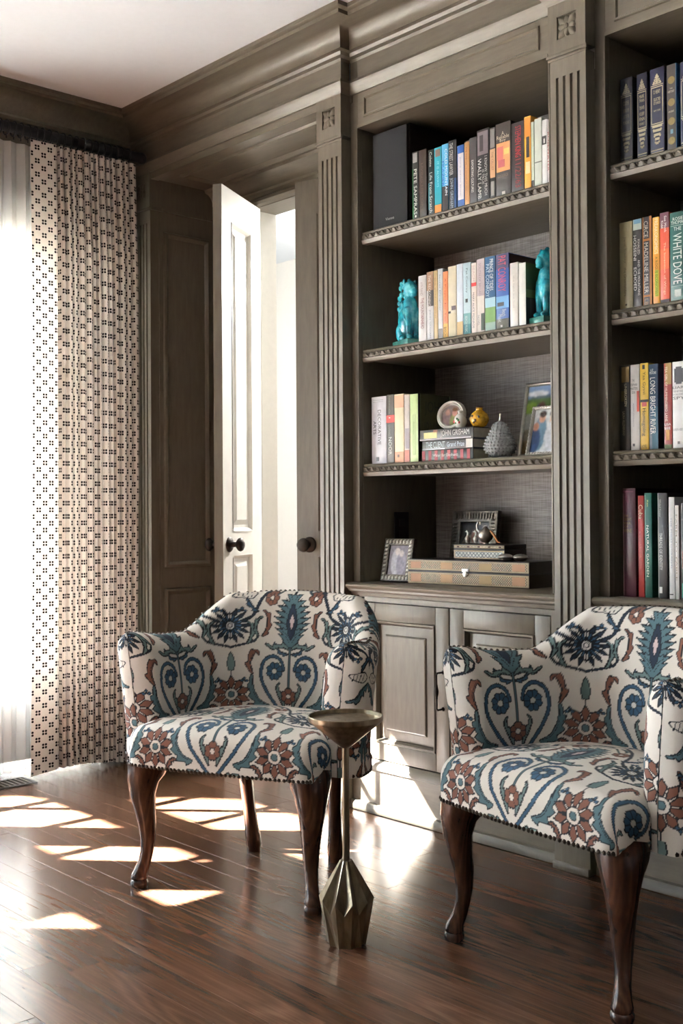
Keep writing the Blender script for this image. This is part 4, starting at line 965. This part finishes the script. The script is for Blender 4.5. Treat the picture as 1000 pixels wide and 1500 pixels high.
row(SH[1], Y2, 385, 'novels on the second shelf under the navy volumes', [
 (907, 926.4, 325, (150, 142, 108), 'plain olive-beige hardback with faint brown script', dict(t=[('Jane Smiley', .17, .47, .35, .55, (92, 76, 52)), ('the Greenlanders', .52, .84, .35, .55, (92, 76, 52))], b=[(.93, .95, .4, .55, (80, 66, 46))])),
 (926.7, 940.3, 321, (34, 31, 32), 'black novel with a pale landscape at the head of its spine', dict(b=[(.0, .12, 0, 1, (186, 200, 190)), (.0, .05, .1, .9, (110, 156, 186))], t=[('HOSSEINI', .18, .46, .1, .42, W_), ('ECHOED', .54, .80, .1, .42, W_), ('KHALED', .23, .40, .55, .8, (214, 210, 204)), ('AND THE MOUNTAINS', .46, .86, .55, .8, (214, 210, 204))])),
 (940.7, 955, 317, (44, 44, 52), 'dark spine framed in copper with large pale capitals', dict(b=[(0, 1, 0, .10, (172, 110, 48)), (0, 1, .76, 1, (166, 104, 46)), (.245, .27, 0, 1, (172, 110, 48)), (.87, .89, 0, 1, (172, 110, 48))], t=[('CIRCE', .05, .23, .2, .62, (216, 210, 200)), ('MADELINE MILLER', .29, .85, .2, .62, (216, 210, 200)), ('LB', .91, .98, .25, .6, (180, 150, 110))])),
 (955.4, 966, 318, (226, 158, 54), 'orange and yellow paperback with a lime patch', dict(b=[(0, .42, .1, .9, (240, 190, 92)), (.6, .9, .3, .85, (182, 196, 44))], t=[('FREAKONOMICS', .02, .42, .35, .8, (250, 236, 204)), ('A ROGUE ECONOMIST', .45, .9, .4, .75, (90, 84, 20))])),
 (966.3, 980.4, 311, (206, 82, 52), 'fiery red-orange spine with a purple head', dict(b=[(0, .17, 0, 1, (98, 52, 66)), (.4, .62, 0, 1, (218, 100, 52)), (.95, .998, 0, 1, (70, 56, 62))], t=[('Sue Monk', .04, .22, .5, .75, W_), ('Kidd', .09, .17, .18, .42, W_), ('The Invention of Wings', .33, .9, .38, .66, (246, 206, 168))])),
 (980.9, 1006, 309.5, (22, 78, 72), 'wide dark green spine with large white serif title', dict(t=[('ROSIE', .06, .095, .2, .8, W_, 0), ('THOMAS', .1, .14, .1, .9, W_, 0), ('THE', .17, .21, .25, .7, W_, 0), ('WHITE DOVE', .24, .80, .2, .72, W_)], b=[(.15, .155, .05, .95, (190, 206, 196)), (.82, .825, .05, .95, (190, 206, 196)), (.86, .94, .25, .65, (206, 214, 206))])),
])
row(SH[2], Y2, 600, 'novels on the third shelf of the second bookcase', [
 (907.2, 922.6, 535, (24, 22, 20), 'black novel with a dim golden still life on its spine', dict(b=[(.02, .2, .2, .95, (108, 86, 36)), (.3, .42, .15, .5, (70, 62, 28))], t=[('UNBROKEN', .22, .48, .5, .75, (190, 180, 150)), ('LAURA HILLENBRAND', .54, .82, .3, .52, (170, 162, 140))])),
 (923, 936.6, 534, (214, 210, 206), 'white spine with small black title and red edge figure', dict(b=[(.31, .55, .72, 1, (176, 62, 40)), (.92, .95, .2, .45, (90, 86, 84))], t=[('THE', .17, .2, .25, .5, (40, 40, 44), 0), ('ORPHAN', .22, .25, .08, .8, (40, 40, 44), 0), ('MASTERS', .265, .295, .05, .85, (40, 40, 44), 0), ('SON', .31, .34, .2, .55, (40, 40, 44), 0), ('ADAM JOHNSON', .45, .72, .3, .42, (110, 106, 106))])),
 (937.2, 949.7, 531.7, (218, 182, 66), 'yellow spine with bold black title', dict(b=[(.42, .45, 0, 1, (34, 30, 24)), (.45, .5, .2, .8, (186, 84, 72)), (.02, .07, .3, .6, (60, 50, 20))], t=[('Yaa Gyasi', .1, .36, .3, .72, (60, 44, 18)), ('Homegoing', .52, .84, .2, .72, (24, 20, 14)), ('NOVEL', .94, .98, .2, .8, (60, 50, 20), 0)])),
 (949.9, 963.8, 533, (28, 56, 82), 'navy to teal spine with tall white capitals', dict(b=[(.5, 1, .3, 1, (22, 80, 102))], t=[('LIZ', .06, .085, .25, .55, W_, 0), ('MOORE', .09, .12, .15, .85, W_, 0), ('LONG BRIGHT RIVER', .16, .82, .2, .75, W_)])),
 (972, 984, 531.7, (132, 44, 38), 'red and gold patterned spine beside the navy one', dict(b=[(.0, .25, .2, 1, (150, 120, 62)), (.78, .9, .2, .7, (196, 140, 70)), (.95, 1, 0, 1, (84, 96, 50))], t=[('TEA GIRL OF HUMMINGBIRD LANE', .04, .68, .2, .5, (228, 214, 190)), ('LISA', .7, .73, .1, .9, W_, 0), ('SEE', .745, .775, .1, .85, W_, 0)])),
 (984.6, 1008, 529, (216, 214, 212), 'wide white spine with a dark apple-shaped emblem', dict(b=[(.08, .24, .12, .7, (50, 50, 58)), (.06, .26, .22, .6, (50, 50, 58)), (.92, .95, .3, .45, (60, 56, 56))], t=[('LIAR', .285, .315, .05, .75, (70, 70, 74), 0), ('TEMPTRESS', .335, .355, .05, .85, (110, 110, 114), 0), ('SOLDIER', .37, .39, .05, .85, (110, 110, 114), 0), ('SPY', .405, .44, .05, .8, (60, 60, 64), 0), ('KAREN ABBOTT', .77, .8, .05, .85, (110, 110, 114), 0)])),
])
row(.78, 2.745, 790, 'large books on the worktop of the second bookcase', [
 (912, 931, 715, (66, 14, 34), 'tall maroon boxed volume with gilt title', dict(t=[('THE', .245, .265, .1, .45, (128, 98, 50), 0), ('GREAT', .275, .3, .1, .7, (128, 98, 50), 0), ('BOOK', .31, .335, .1, .65, (128, 98, 50), 0), ('OF', .345, .365, .15, .45, (128, 98, 50), 0), ('WINE', .375, .41, .08, .72, (128, 98, 50), 0)], b=[(.05, .985, .0, .05, (178, 150, 150)), (.03, .035, .0, .85, (120, 60, 80))])),
 (934, 943.3, 726, (156, 44, 40), 'brick red spine with cream title at the head', dict(t=[('Cuba', .09, .23, .2, .85, (236, 222, 190)), ('a cookbook', .35, .62, .3, .55, (186, 100, 84))])),
 (943.6, 954.6, 722, (22, 92, 82), 'glossy green spine in a clear jacket', dict(t=[('NATURAL GARDEN', .31, .8, .3, .62, (214, 224, 214)), ('Ken', .07, .13, .4, .6, (190, 206, 120))], b=[(.02, .98, .04, .12, (150, 196, 184))])),
 (963, 977.3, 722, (34, 32, 36), 'black spine with a thin white edge', dict(b=[(.0, .99, .0, .06, (176, 174, 172)), (.89, .95, .12, .42, (214, 212, 208))], t=[('THREADS OF IDENTITY', .38, .73, .2, .5, (190, 188, 184)), ('Widad Kawar', .06, .23, .2, .4, (150, 146, 142))])),
 (979.2, 988, 728, (206, 204, 202), 'white spine standing left of a slightly shorter white one', dict(b=[(.95, .96, .05, .7, (50, 48, 48))], t=[('THE PHOTOGRAPHS', .2, .7, .35, .6, (140, 146, 156))])),
 (988.2, 994.2, 740, (212, 206, 200), 'shorter thin white spine beside the black cover', dict(t=[('FARM TO TABLE', .1, .8, .25, .6, (130, 110, 84))])),
 (997, 1012, 737, (30, 26, 26), 'dark spine with a teal foot', dict(b=[(.83, .98, .0, .6, (70, 140, 124)), (.5, .68, .1, .9, (110, 40, 44))])),
], depth=.2)
# ------------------------------------------------------------------ black speaker
sx0, sx1 = hit(545, 300, 1, 2.748).x, hit(597, 300, 1, 2.748).x
sp = empty('loudspeaker', ((sx0+sx1)/2, 2.748, SH[0]), 0, 'tall black loudspeaker box at the end of the top shelf', 'loudspeaker'); w = (sx1-sx0)/2
M_SPK = plain('black_speaker_cloth', (15, 15, 20), .8, var=.2, scale=300)
MB().box(-w, w, .012, .22, .0005, .345).build('cabinet', plain('black_vinyl', (16, 16, 18), .45), sp, bevel=.003)
MB().box(-w+.003, w-.003, 0, .012, .006, .340).build('grille', M_SPK, sp, bevel=.004)
letters('Vienna', w*.02-.022, w*.02+.020, .028, .038, -.0006, ink((150, 150, 150)), sp, False, 'badge')
# ------------------------------------------------------------------ turquoise lions
def glaze():
    t = NT('turquoise_glaze'); v = t.noise(t.coord(scale=(34, 34, 34)), 1, 4); t.b.inputs['Coat Weight'].default_value = .6
    return t.set(t.ramp(v, [(.30, srgb(12, 96, 112)), (.5, srgb(30, 156, 176)), (.72, srgb(96, 204, 212))]), .16)
M_TURQ = glaze(); M_TGRN = plain('green_turquoise_glaze', (70, 140, 132), .2, var=.3, scale=60)
def lion(loc, rz, sc, mirror, label):
    e = empty('lion_figurine', loc, rz, label, 'figurine', 'turquoise lion figurines'); e.scale = (sc*mirror, sc, sc*1.15)
    b = MB()
    b.ball((-.012, 0, .075), (.036, .028, .048), 20, 14); b.ball((.012, 0, .105), (.026, .026, .050), 20, 14)          # haunch, chest
    b.ball((-.026, -.018, .045), (.020, .014, .026), 14, 10); b.ball((-.026, .018, .045), (.020, .014, .026), 14, 10)   # thighs
    for s in (-1, 1):
        b.tube([(.022, s*.014, .11), (.027, s*.015, .07), (.026, s*.015, .03)], [.013, .0105, .009], 12); b.ball((.032, s*.015, .026), (.014, .010, .008), 12, 8)
        b.ball((-.008, s*.022, .026), (.014, .009, .008), 12, 8)
    b.ball((.014, 0, .165), (.024, .023, .026), 20, 14); b.ball((.034, 0, .158), (.014, .014, .013), 14, 10); b.ball((.036, 0, .147), (.011, .012, .006), 12, 8)
    b.ball((.040, 0, .165), (.006, .007, .005), 10, 8)
    for s in (-1, 1): b.ball((.030, s*.011, .172), (.006, .005, .006), 10, 8); b.ball((.010, s*.021, .186), (.008, .005, .010), 10, 8)
    for k in range(26):                                       # curls of the mane and back
        a = k*2.4; q = k/26; b.ball((-.006-.026*q+.012*math.cos(a), .020*math.sin(a), .190-.085*q+.006*math.sin(a*2)), .0085, 10, 6)
    b.tube([(-.040, 0, .06), (-.054, 0, .085), (-.050, 0, .115), (-.040, 0, .13)], [.008, .011, .012, .004], 10)
    for k in range(4): b.ball((-.052+.004*k, 0, .085+.015*k), .010, 10, 6)
    o = b.build('lion_body', M_TURQ, e); md = o.modifiers.new('merge', 'REMESH'); md.mode = 'VOXEL'; md.voxel_size = .0022; md.use_smooth_shade = True
    sm = o.modifiers.new('soften', 'SMOOTH'); sm.iterations = 2
    MB().box(-.056, .050, -.032, .032, .0, .020).build('plinth', M_TGRN, e, bevel=.003)
p = hit(598, 455, 1, 2.80); lion((p.x, 2.80, SH[1]+.0005), -.3, 1.04, 1, 'turquoise glazed lion figurine with head turned aside, left of the books')
bx_ = hit(770, 440, 1, Y1+.004).x; lion((bx_+.043, 2.806, SH[1]+.0005), -1.78, 1.06, 1, 'turquoise glazed lion figurine beside the book with the meadow cover')
# ------------------------------------------------------------------ framed photographs
def photo_mesh(w, h, ops, bg):
    n, m = 44, int(44*h/w); u, v = np.meshgrid(np.linspace(0, 1, n), np.linspace(0, 1, m)); C = np.empty((m, n, 3)); C[:] = L3(*bg)
    for kind, a, b, c, d, col in ops:
        k = ((u-a)/c)**2+((v-b)/d)**2 < 1 if kind == 'e' else (u > a) & (u < c) & (v > b) & (v < d); C[k] = L3(*col)
    g = np.random.RandomState(5); C = C*(.72+.5*g.rand(m, n, 1))*(.8+.3*g.rand(m//4+1, n//4+1, 1).repeat(4, 0).repeat(4, 1)[:m, :n])
    for _ in range(2): C[1:-1, 1:-1] = (C[:-2, 1:-1]+C[2:, 1:-1]+C[1:-1, :-2]+C[1:-1, 2:]+2*C[1:-1, 1:-1])/6
    P = np.stack([(u-.5)*w, np.zeros_like(u), v*h], -1); me = grid_mesh('photograph', P, None, None, M_PHOTO)
    at = me.color_attributes.new('print', 'FLOAT_COLOR', 'POINT'); q = np.ones((m*n, 4), np.float32); q[:, :3] = C.reshape(-1, 3); at.data.foreach_set('color', q.reshape(-1)); return me
t = NT('photo_paper'); a = t.n('ShaderNodeVertexColor', layer_name='print'); M_PHOTO = t.set(a.outputs[0], .18)
M_SILVER = plain('silver', (196, 192, 184), .28, .9, scale=80); M_DSILV = plain('tarnished_silver', (96, 90, 82), .35, .85, var=.4, scale=120); M_IVORY = plain('white_enamel', (228, 224, 216), .3)
def frame(loc, rz, tilt, w, h, bw, mat, label, ops, bg, carve=None, cmat=None):
    e = empty('photo_frame', loc, rz, label, 'photo frame', 'framed photographs'); e.rotation_euler = (-tilt, 0, rz); f = MB()
    P = lambda u, v, q: (u, -q, v)
    ring(f, -w/2, w/2, 0, h, P, [(0, -.012), (0, .004), (.002, .006), (bw*.5, .0075), (bw-.002, .005), (bw, .001), (bw, -.002)]); f.build('frame', mat, e, smooth=30)
    MB().box(-w/2+.001, w/2-.001, .004, .011, .001, h-.001).build('backing', M_BLACK, e)
    link('photograph', photo_mesh(w-2*bw+.004, h-2*bw+.004, ops, bg), e, (0, .001, bw-.002))
    ye = .011+h*.30; ze = ye*math.tan(tilt)+.001; e.location.z += .012*math.sin(tilt)
    MB().add([(-.02, .011, h*.7), (.02, .011, h*.7), (.02, ye, ze), (-.02, ye, ze), (-.02, .013, h*.7), (.02, .013, h*.7), (.02, ye+.002, ze+.001), (-.02, ye+.002, ze+.001)], [(0, 1, 2, 3), (4, 5, 6, 7), (0, 1, 5, 4), (2, 3, 7, 6), (0, 3, 7, 4), (1, 2, 6, 5)]).build('easel_leg', M_BLACK, e)
    if carve:
        c = MB(); rnd = random.Random(4)
        nx, nz = int((w-bw)/carve), int((h-bw)/carve)
        for k in range(nx+1):
            for zz in (bw/2, h-bw/2): c.ball((-w/2+bw/2+(w-bw)*k/nx, -.0072, zz), (carve*.34, .003, bw*.26), 8, 5); c.tube([(-w/2+bw/2+(w-bw)*k/nx-carve*.3, -.0065, zz-bw*.3), (-w/2+bw/2+(w-bw)*k/nx+carve*.3, -.0085, zz+bw*.3)], .0012, 5)
        for k in range(1, nz):
            for xx in (-w/2+bw/2, w/2-bw/2): c.ball((xx, -.0072, bw/2+(h-bw)*k/nz), (bw*.26, .003, carve*.34), 8, 5); c.tube([(xx-bw*.3, -.0065, bw/2+(h-bw)*k/nz-carve*.3), (xx+bw*.3, -.0085, bw/2+(h-bw)*k/nz+carve*.3)], .0012, 5)
        tag(c.build('carving', cmat or mat, e, smooth=60), kind='stuff')
    return e
SK = (198, 152, 128)
frame((hit(758, 660, 1, 2.865).x+.079, 2.865, SH[2]+.001), 0, .20, .158, .245, .011, M_SILVER, 'large slim silver frame with two figures under a blue sky',
      [('r', 0, .80, 1, 1, (104, 124, 160)), ('e', .3, .88, .3, .04, (206, 210, 216)), ('e', .6, .82, .5, .03, (70, 84, 100)), ('r', 0, .60, 1, .80, (62, 84, 44)), ('e', .15, .66, .2, .1, (104, 128, 50)), ('r', 0, .36, 1, .60, (134, 132, 128)), ('r', 0, .2, 1, .36, (110, 104, 88)), ('r', 0, 0, 1, .2, (112, 90, 60)), ('e', .42, .45, .22, .28, (58, 62, 130)), ('e', .45, .68, .10, .08, (70, 40, 38)), ('e', .82, .45, .2, .28, (84, 50, 60)), ('e', .82, .68, .1, .08, (90, 56, 46)), ('r', .25, 0, .6, .25, (30, 28, 34))], (90, 100, 80))
frame((hit(770, 660, 1, 2.79).x+.0625, 2.79, SH[2]+.001), 0, .26, .125, .158, .010, M_SILVER, 'smaller silver rope-edged frame in front of the large slim one',
      [('e', .28, .45, .22, .40, (92, 120, 140)), ('e', .3, .8, .11, .12, SK), ('e', .3, .88, .13, .08, (40, 30, 28)), ('e', .68, .78, .12, .13, SK), ('e', .68, .88, .14, .08, (50, 36, 30)), ('e', .72, .35, .26, .36, (190, 194, 200)), ('e', .12, .28, .2, .3, (40, 60, 96)), ('e', .12, .6, .1, .1, (170, 124, 100))], (200, 204, 206), carve=.010)
frame((hit(583, 830, 1, 2.79).x+.0, 2.775, .781), .12, .22, .128, .150, .024, M_DSILV, 'small frame with silver scrollwork at the left of the inlaid boxes',
      [('e', .4, .45, .26, .45, (186, 186, 200)), ('e', .42, .78, .12, .12, (214, 206, 206)), ('e', .66, .4, .24, .4, (150, 148, 166)), ('e', .64, .72, .11, .11, (206, 198, 200))], (128, 124, 138), carve=.014, cmat=M_SILVER)
frame((hit(690, 815, 1, 2.99).x, 2.985, .781), .02, .14, .205, .245, .040, M_DSILV, 'large dark embossed metal frame behind the upper inlaid box',
      [('e', .35, .3, .34, .42, (120, 110, 96)), ('e', .52, .68, .13, .15, (120, 66, 52)), ('e', .8, .3, .25, .4, (40, 36, 40)), ('e', .78, .62, .1, .12, (130, 84, 66))], (22, 18, 18), carve=.012)
# oval enamel frame
ov = empty('photo_frame', (hit(660, 625, 1, 2.80).x, 2.795, SH[2]+.1045), 0, 'white oval enamel frame standing on the flat stack of books', 'photo frame', 'framed photographs'); ov.rotation_euler = (-.16, 0, .12)
f = MB(); n = 40; pr = [(1.0, .008), (1.0, -.002), (.93, -.007), (.84, -.004), (.80, -.006), (.72, -.002), (.70, .004)]; vs = []; fs = []
for k in range(n):
    a = 2*math.pi*k/n
    for r, q in pr: vs.append((.056*r*math.cos(a), q, .049+.049*r*math.sin(a)*(1 if r == 1 else 1)))
for k in range(n):
    for j in range(len(pr)-1): fs.append((k*7+j, ((k+1) % n)*7+j, ((k+1) % n)*7+j+1, k*7+j+1))
f.add(vs, fs); f.build('frame', M_IVORY, ov, smooth=50)
f = MB(); f.add([(.055*math.cos(2*math.pi*k/n), .009, .049+.048*math.sin(2*math.pi*k/n)) for k in range(n)]+[(.055*math.cos(2*math.pi*k/n), .006, .049+.048*math.sin(2*math.pi*k/n)) for k in range(n)], [tuple(range(n)), tuple(range(n, 2*n))]+[(k, (k+1) % n, (k+1) % n+n, k+n) for k in range(n)]); f.build('backing', M_BLACK, ov)
me = photo_mesh(.078, .068, [('e', .3, .25, .22, .4, (130, 112, 112)), ('e', .3, .66, .12, .16, (170, 132, 122)), ('e', .68, .2, .26, .42, (140, 146, 96)), ('e', .66, .62, .13, .18, (196, 146, 136)), ('e', .66, .78, .14, .1, (110, 80, 60))], (124, 112, 110)); o = link('photograph', me, ov, (0, .003, .015))
MB().box(-.008, .008, .009, .04, 0, .003).box(-.004, .004, .009, .012, 0, .05).build('easel_leg', M_BLACK, ov)
# ------------------------------------------------------------------ little bottles and pear
M_AMB = plain('amber_glass', (196, 146, 40), .12, var=.35, scale=90); M_PORC = plain('white_porcelain', (226, 226, 218), .18, var=.03)
def snuff(loc, r, h, mat, label, leaf, stop):
    e = empty('snuff_bottle', loc, 0, label, 'bottle', 'little bottles on the flat stack')
    MB().lathe([(r*.45, 0), (r*.7, h*.05), (r*.98, h*.28), (r, h*.42), (r*.85, h*.62), (r*.5, h*.76), (r*.34, h*.80), (r*.34, h*.88), (r*.42, h*.9)], 24).build('bottle_body', mat, e, smooth=50)
    MB().lathe([(r*.36, h*.9), (r*.42, h*.93), (r*.34, h*.98), (.001, h)], 16).build('stopper', stop, e, smooth=50)
    for k, (a, zz, rr, c) in enumerate(leaf):
        m = MB(); m.ball((r*.93*math.sin(a), -r*.93*math.cos(a), h*zz), (rr, rr*.5, rr), 10, 6); m.build('painted_flower', ink(c), e, smooth=60)
snuff((hit(675, 624, 1, 2.775).x, 2.772, SH[2]+.1045), .0215, .058, M_PORC, 'small white porcelain bottle painted with red and green flowers', [(-.5, .35, .006, (170, 44, 44)), (-.15, .28, .004, (60, 110, 60)), (.35, .42, .005, (60, 110, 60)), (.5, .3, .0045, (180, 60, 56)), (.15, .5, .004, (44, 84, 60))], M_PORC)
snuff((hit(702, 622, 1, 2.79).x, 2.79, SH[2]+.1045), .031, .068, M_AMB, 'small amber yellow bottle with dark painted sprigs', [(-.7, .4, .006, (70, 50, 20)), (-.2, .5, .005, (60, 46, 22)), (.2, .3, .006, (80, 56, 20)), (.6, .45, .005, (60, 44, 20)), (.0, .2, .004, (70, 50, 20))], plain('dark_stopper', (60, 40, 34), .4))
pe = empty('glass_pear', (hit(733, 650, 1, 2.785).x, 2.782, SH[2]+.0005), 0, 'beaded clear glass pear with a stalk', 'ornament')
t = NT('cut_glass'); t.b.inputs['Transmission Weight'].default_value = .45; M_CUT = t.set(srgb(196, 200, 202), .05); t.b.inputs['IOR'].default_value = 1.5
pp = [(.012, 0), (.030, .004), (.046, .020), (.050, .036), (.045, .056), (.033, .078), (.024, .098), (.016, .112), (.004, .118)]
MB().lathe(pp, 32).build('pear_body', M_CUT, pe, smooth=60)
b = MB()
for i in range(11):
    z = .008+i*.0098; r = np.interp(z, [q[1] for q in pp], [q[0] for q in pp]); n = max(6, int(2*math.pi*r/.0115))
    for k in range(n): a = 2*math.pi*(k+.5*(i % 2))/n; b.ball((r*math.cos(a), r*math.sin(a), z), .0038, 8, 5)
tag(b.build('glass_beads', M_CUT, pe, smooth=60), kind='stuff')
MB().tube([(0, 0, .116), (.002, 0, .128), (.005, -.002, .140)], [.003, .0025, .0035], 8).build('stalk', M_SILVER, pe, smooth=60)
# ------------------------------------------------------------------ inlaid boxes and silver
def inlay(name, a, cols, dk):
    t = NT(name); tc = t.n('ShaderNodeTexCoord'); sp_ = t.n('ShaderNodeSeparateXYZ'); t.l(tc.outputs['Object'], sp_.inputs[0])
    xy = t.math('ADD', sp_.outputs[0], sp_.outputs[1]); u = t.math('DIVIDE', t.math('ADD', xy, sp_.outputs[2]), a); v = t.math('DIVIDE', t.math('SUBTRACT', xy, sp_.outputs[2]), a)
    fu, fv_ = t.math('ABSOLUTE', t.math('SUBTRACT', t.math('FRACT', u), .5)), t.math('ABSOLUTE', t.math('SUBTRACT', t.math('FRACT', v), .5))
    cell = t.n('ShaderNodeCombineXYZ'); t.l(t.math('FLOOR', u), cell.inputs[0]); t.l(t.math('FLOOR', v), cell.inputs[1])
    wn = t.n('ShaderNodeTexWhiteNoise', noise_dimensions='2D'); t.l(cell.outputs[0], wn.inputs['Vector'])
    col = t.ramp(wn.outputs['Value'], [(i/(len(cols)-1), srgb(*c)) for i, c in enumerate(cols)])
    core = t.math('LESS_THAN', t.math('ADD', fu, fv_), .15); edge = t.math('GREATER_THAN', t.math('MAXIMUM', fu, fv_), .40)
    col = t.mix(core, col, srgb(226, 218, 200)); col = t.mix(edge, col, srgb(*dk)); return t.set(col, .35)
M_INL = inlay('gold_inlay', .0085, [(112, 98, 68), (146, 126, 88), (128, 112, 78), (156, 118, 84)], (90, 76, 54))
M_INL2 = inlay('silver_inlay', .014, [(150, 154, 152), (176, 178, 174), (120, 126, 128)], (70, 74, 76))
M_BOXW = plain('dark_box_wood', (44, 32, 24), .35); M_TANW = plain('tan_box_wood', (152, 132, 98), .45)
def inlaid_box(loc, rz, w, d, h, split, mface, label, panels, clasp):
    e = empty('inlaid_box', loc, rz, label, 'box', 'inlaid boxes on the worktop')
    lid = MB().box(-w/2, w/2, 0, d, split+.0012, h).build('lid', M_BOXW, e, bevel=.0015); MB().box(-w/2, w/2, 0, d, 0, split-.0012).build('box_body', M_BOXW, e, bevel=.0015); MB().box(-w/2+.002, w/2-.002, .002, d-.002, split-.0013, split+.0013).build('seam', M_BLACK, e)
    for z0, z1 in ((.003, split-.004), (split+.004, h-.003)):
        MB().box(-w/2+.002, w/2-.002, -.0006, .001, z0, z1).build('border', M_TANW, e)
        MB().box(-w/2+.008, w/2-.008, -.0011, .001, z0+.004, z1-.004).build('inlay_band', mface, e)
        for l, r, c in panels: MB().box(-w/2+w*l, -w/2+w*r, -.0016, .001, z0+.005, z1-.005).build('inlay_panel', ink(c), e)
    if clasp:
        MB().box(-.014, .014, -.004, .0, split+.001, split+.012).box(-.006, .006, -.0065, -.002, split-.014, split+.004).box(-.011, .011, -.004, 0, split-.008, split-.002).build('clasp', M_SILVER, e, bevel=.0012)
    return e
tanp = [(.03, .12, (166, 118, 84)), (.29, .39, (158, 120, 78)), (.61, .71, (150, 122, 74)), (.87, .97, (162, 118, 82))]
bx = inlaid_box((-2.462, 2.785, .7805), .085, .488, .165, .083, .044, M_INL, 'long low box inlaid with gold diamonds and tan panels, silver clasp in front', tanp, True)
ux = inlaid_box((-2.452, 2.838, .8645), .085, .205, .125, .050, .034, M_INL2, 'small inlaid box with silver lattice standing on the long box', [], False)
for k in range(5): MB().ball((-.084+k*.042, -.001, .042), (.006, .0015, .003), 10, 6).build('inlay_dot', ink((70, 40, 32)), ux)
def silver_dish(px, y, label):
    e = empty('salt_dish', (hit(px, 817, 1, y).x, y, .8645), .1, label, 'dish', 'little silver dishes on the long box')
    MB().lathe([(.008, 0), (.018, .004), (.024, .012), (.022, .018), (.012, .022), (.002, .023)], 20).build('dish_body', M_SILVER, e, smooth=50); MB().tube([(.024*math.cos(a), .024*math.sin(a), .0125) for a in np.linspace(0, 6.283, 24)], .0015, 6, cap=False).build('rim', M_SILVER, e, smooth=60)
silver_dish(740, 2.822, 'little silver dish nearer to the corner of the small inlaid box'); silver_dish(762, 2.828, 'little silver dish nearer to the end of the long box')
tp = empty('silver_teapot', (hit(708, 790, 1, 2.875).x, 2.885, .915), .1, 'ornate silver bird-shaped pourer on the small inlaid box', 'ornament')
MB().lathe([(.012, 0), (.010, .004), (.022, .016), (.026, .030), (.020, .044), (.010, .050), (.008, .056), (.002, .058)], 20).build('pourer_body', M_SILVER, tp, smooth=50)
MB().tube([(-.018, 0, .036), (-.032, 0, .046), (-.034, 0, .062), (-.028, 0, .074), (-.020, 0, .072), (-.020, 0, .064)], [.006, .005, .004, .0035, .003, .002], 10).build('spout', M_SILVER, tp, smooth=60)
MB().tube([(.018, 0, .044), (.034, 0, .030), (.048, 0, .008), (.058, 0, .004)], [.004, .005, .0045, .002], 8).build('tail', plain('copper_tail', (150, 100, 66), .3, .8), tp, smooth=60)
for px, nm in ((684, 'small silver figure with a curled neck, outer one of a pair'), (696, 'small silver figure with a curled neck beside the bird-shaped pourer')):
    e = empty('silver_figure', (hit(px, 790, 1, 2.87).x, 2.872, .915), .1, nm, 'ornament', 'little silver figures')
    MB().lathe([(.010, 0), (.006, .004), (.008, .012), (.010, .018), (.005, .026), (.002, .028)], 14).build('figure_body', M_SILVER, e, smooth=50)
    MB().tube([(0, 0, .024), (.001, 0, .036), (-.004, 0, .043), (-.009, 0, .040)], [.004, .003, .003, .002], 8).build('neck', M_SILVER, e, smooth=60)
ol = empty('wall_outlet', (-2.8755+.0, 2.904, .965), 0, 'dark outlet plate inside the bookcase above the worktop', 'outlet')
MB().box(0.0003, .006, -.036, .036, -.058, .058).build('plate', M_BLACK, ol, bevel=.002)
for zz in (-.02, .02): MB().box(.006, .008, -.015, .015, zz-.013, zz+.013).build('socket', plain('socket_black', (14, 14, 15), .4), ol, bevel=.002)
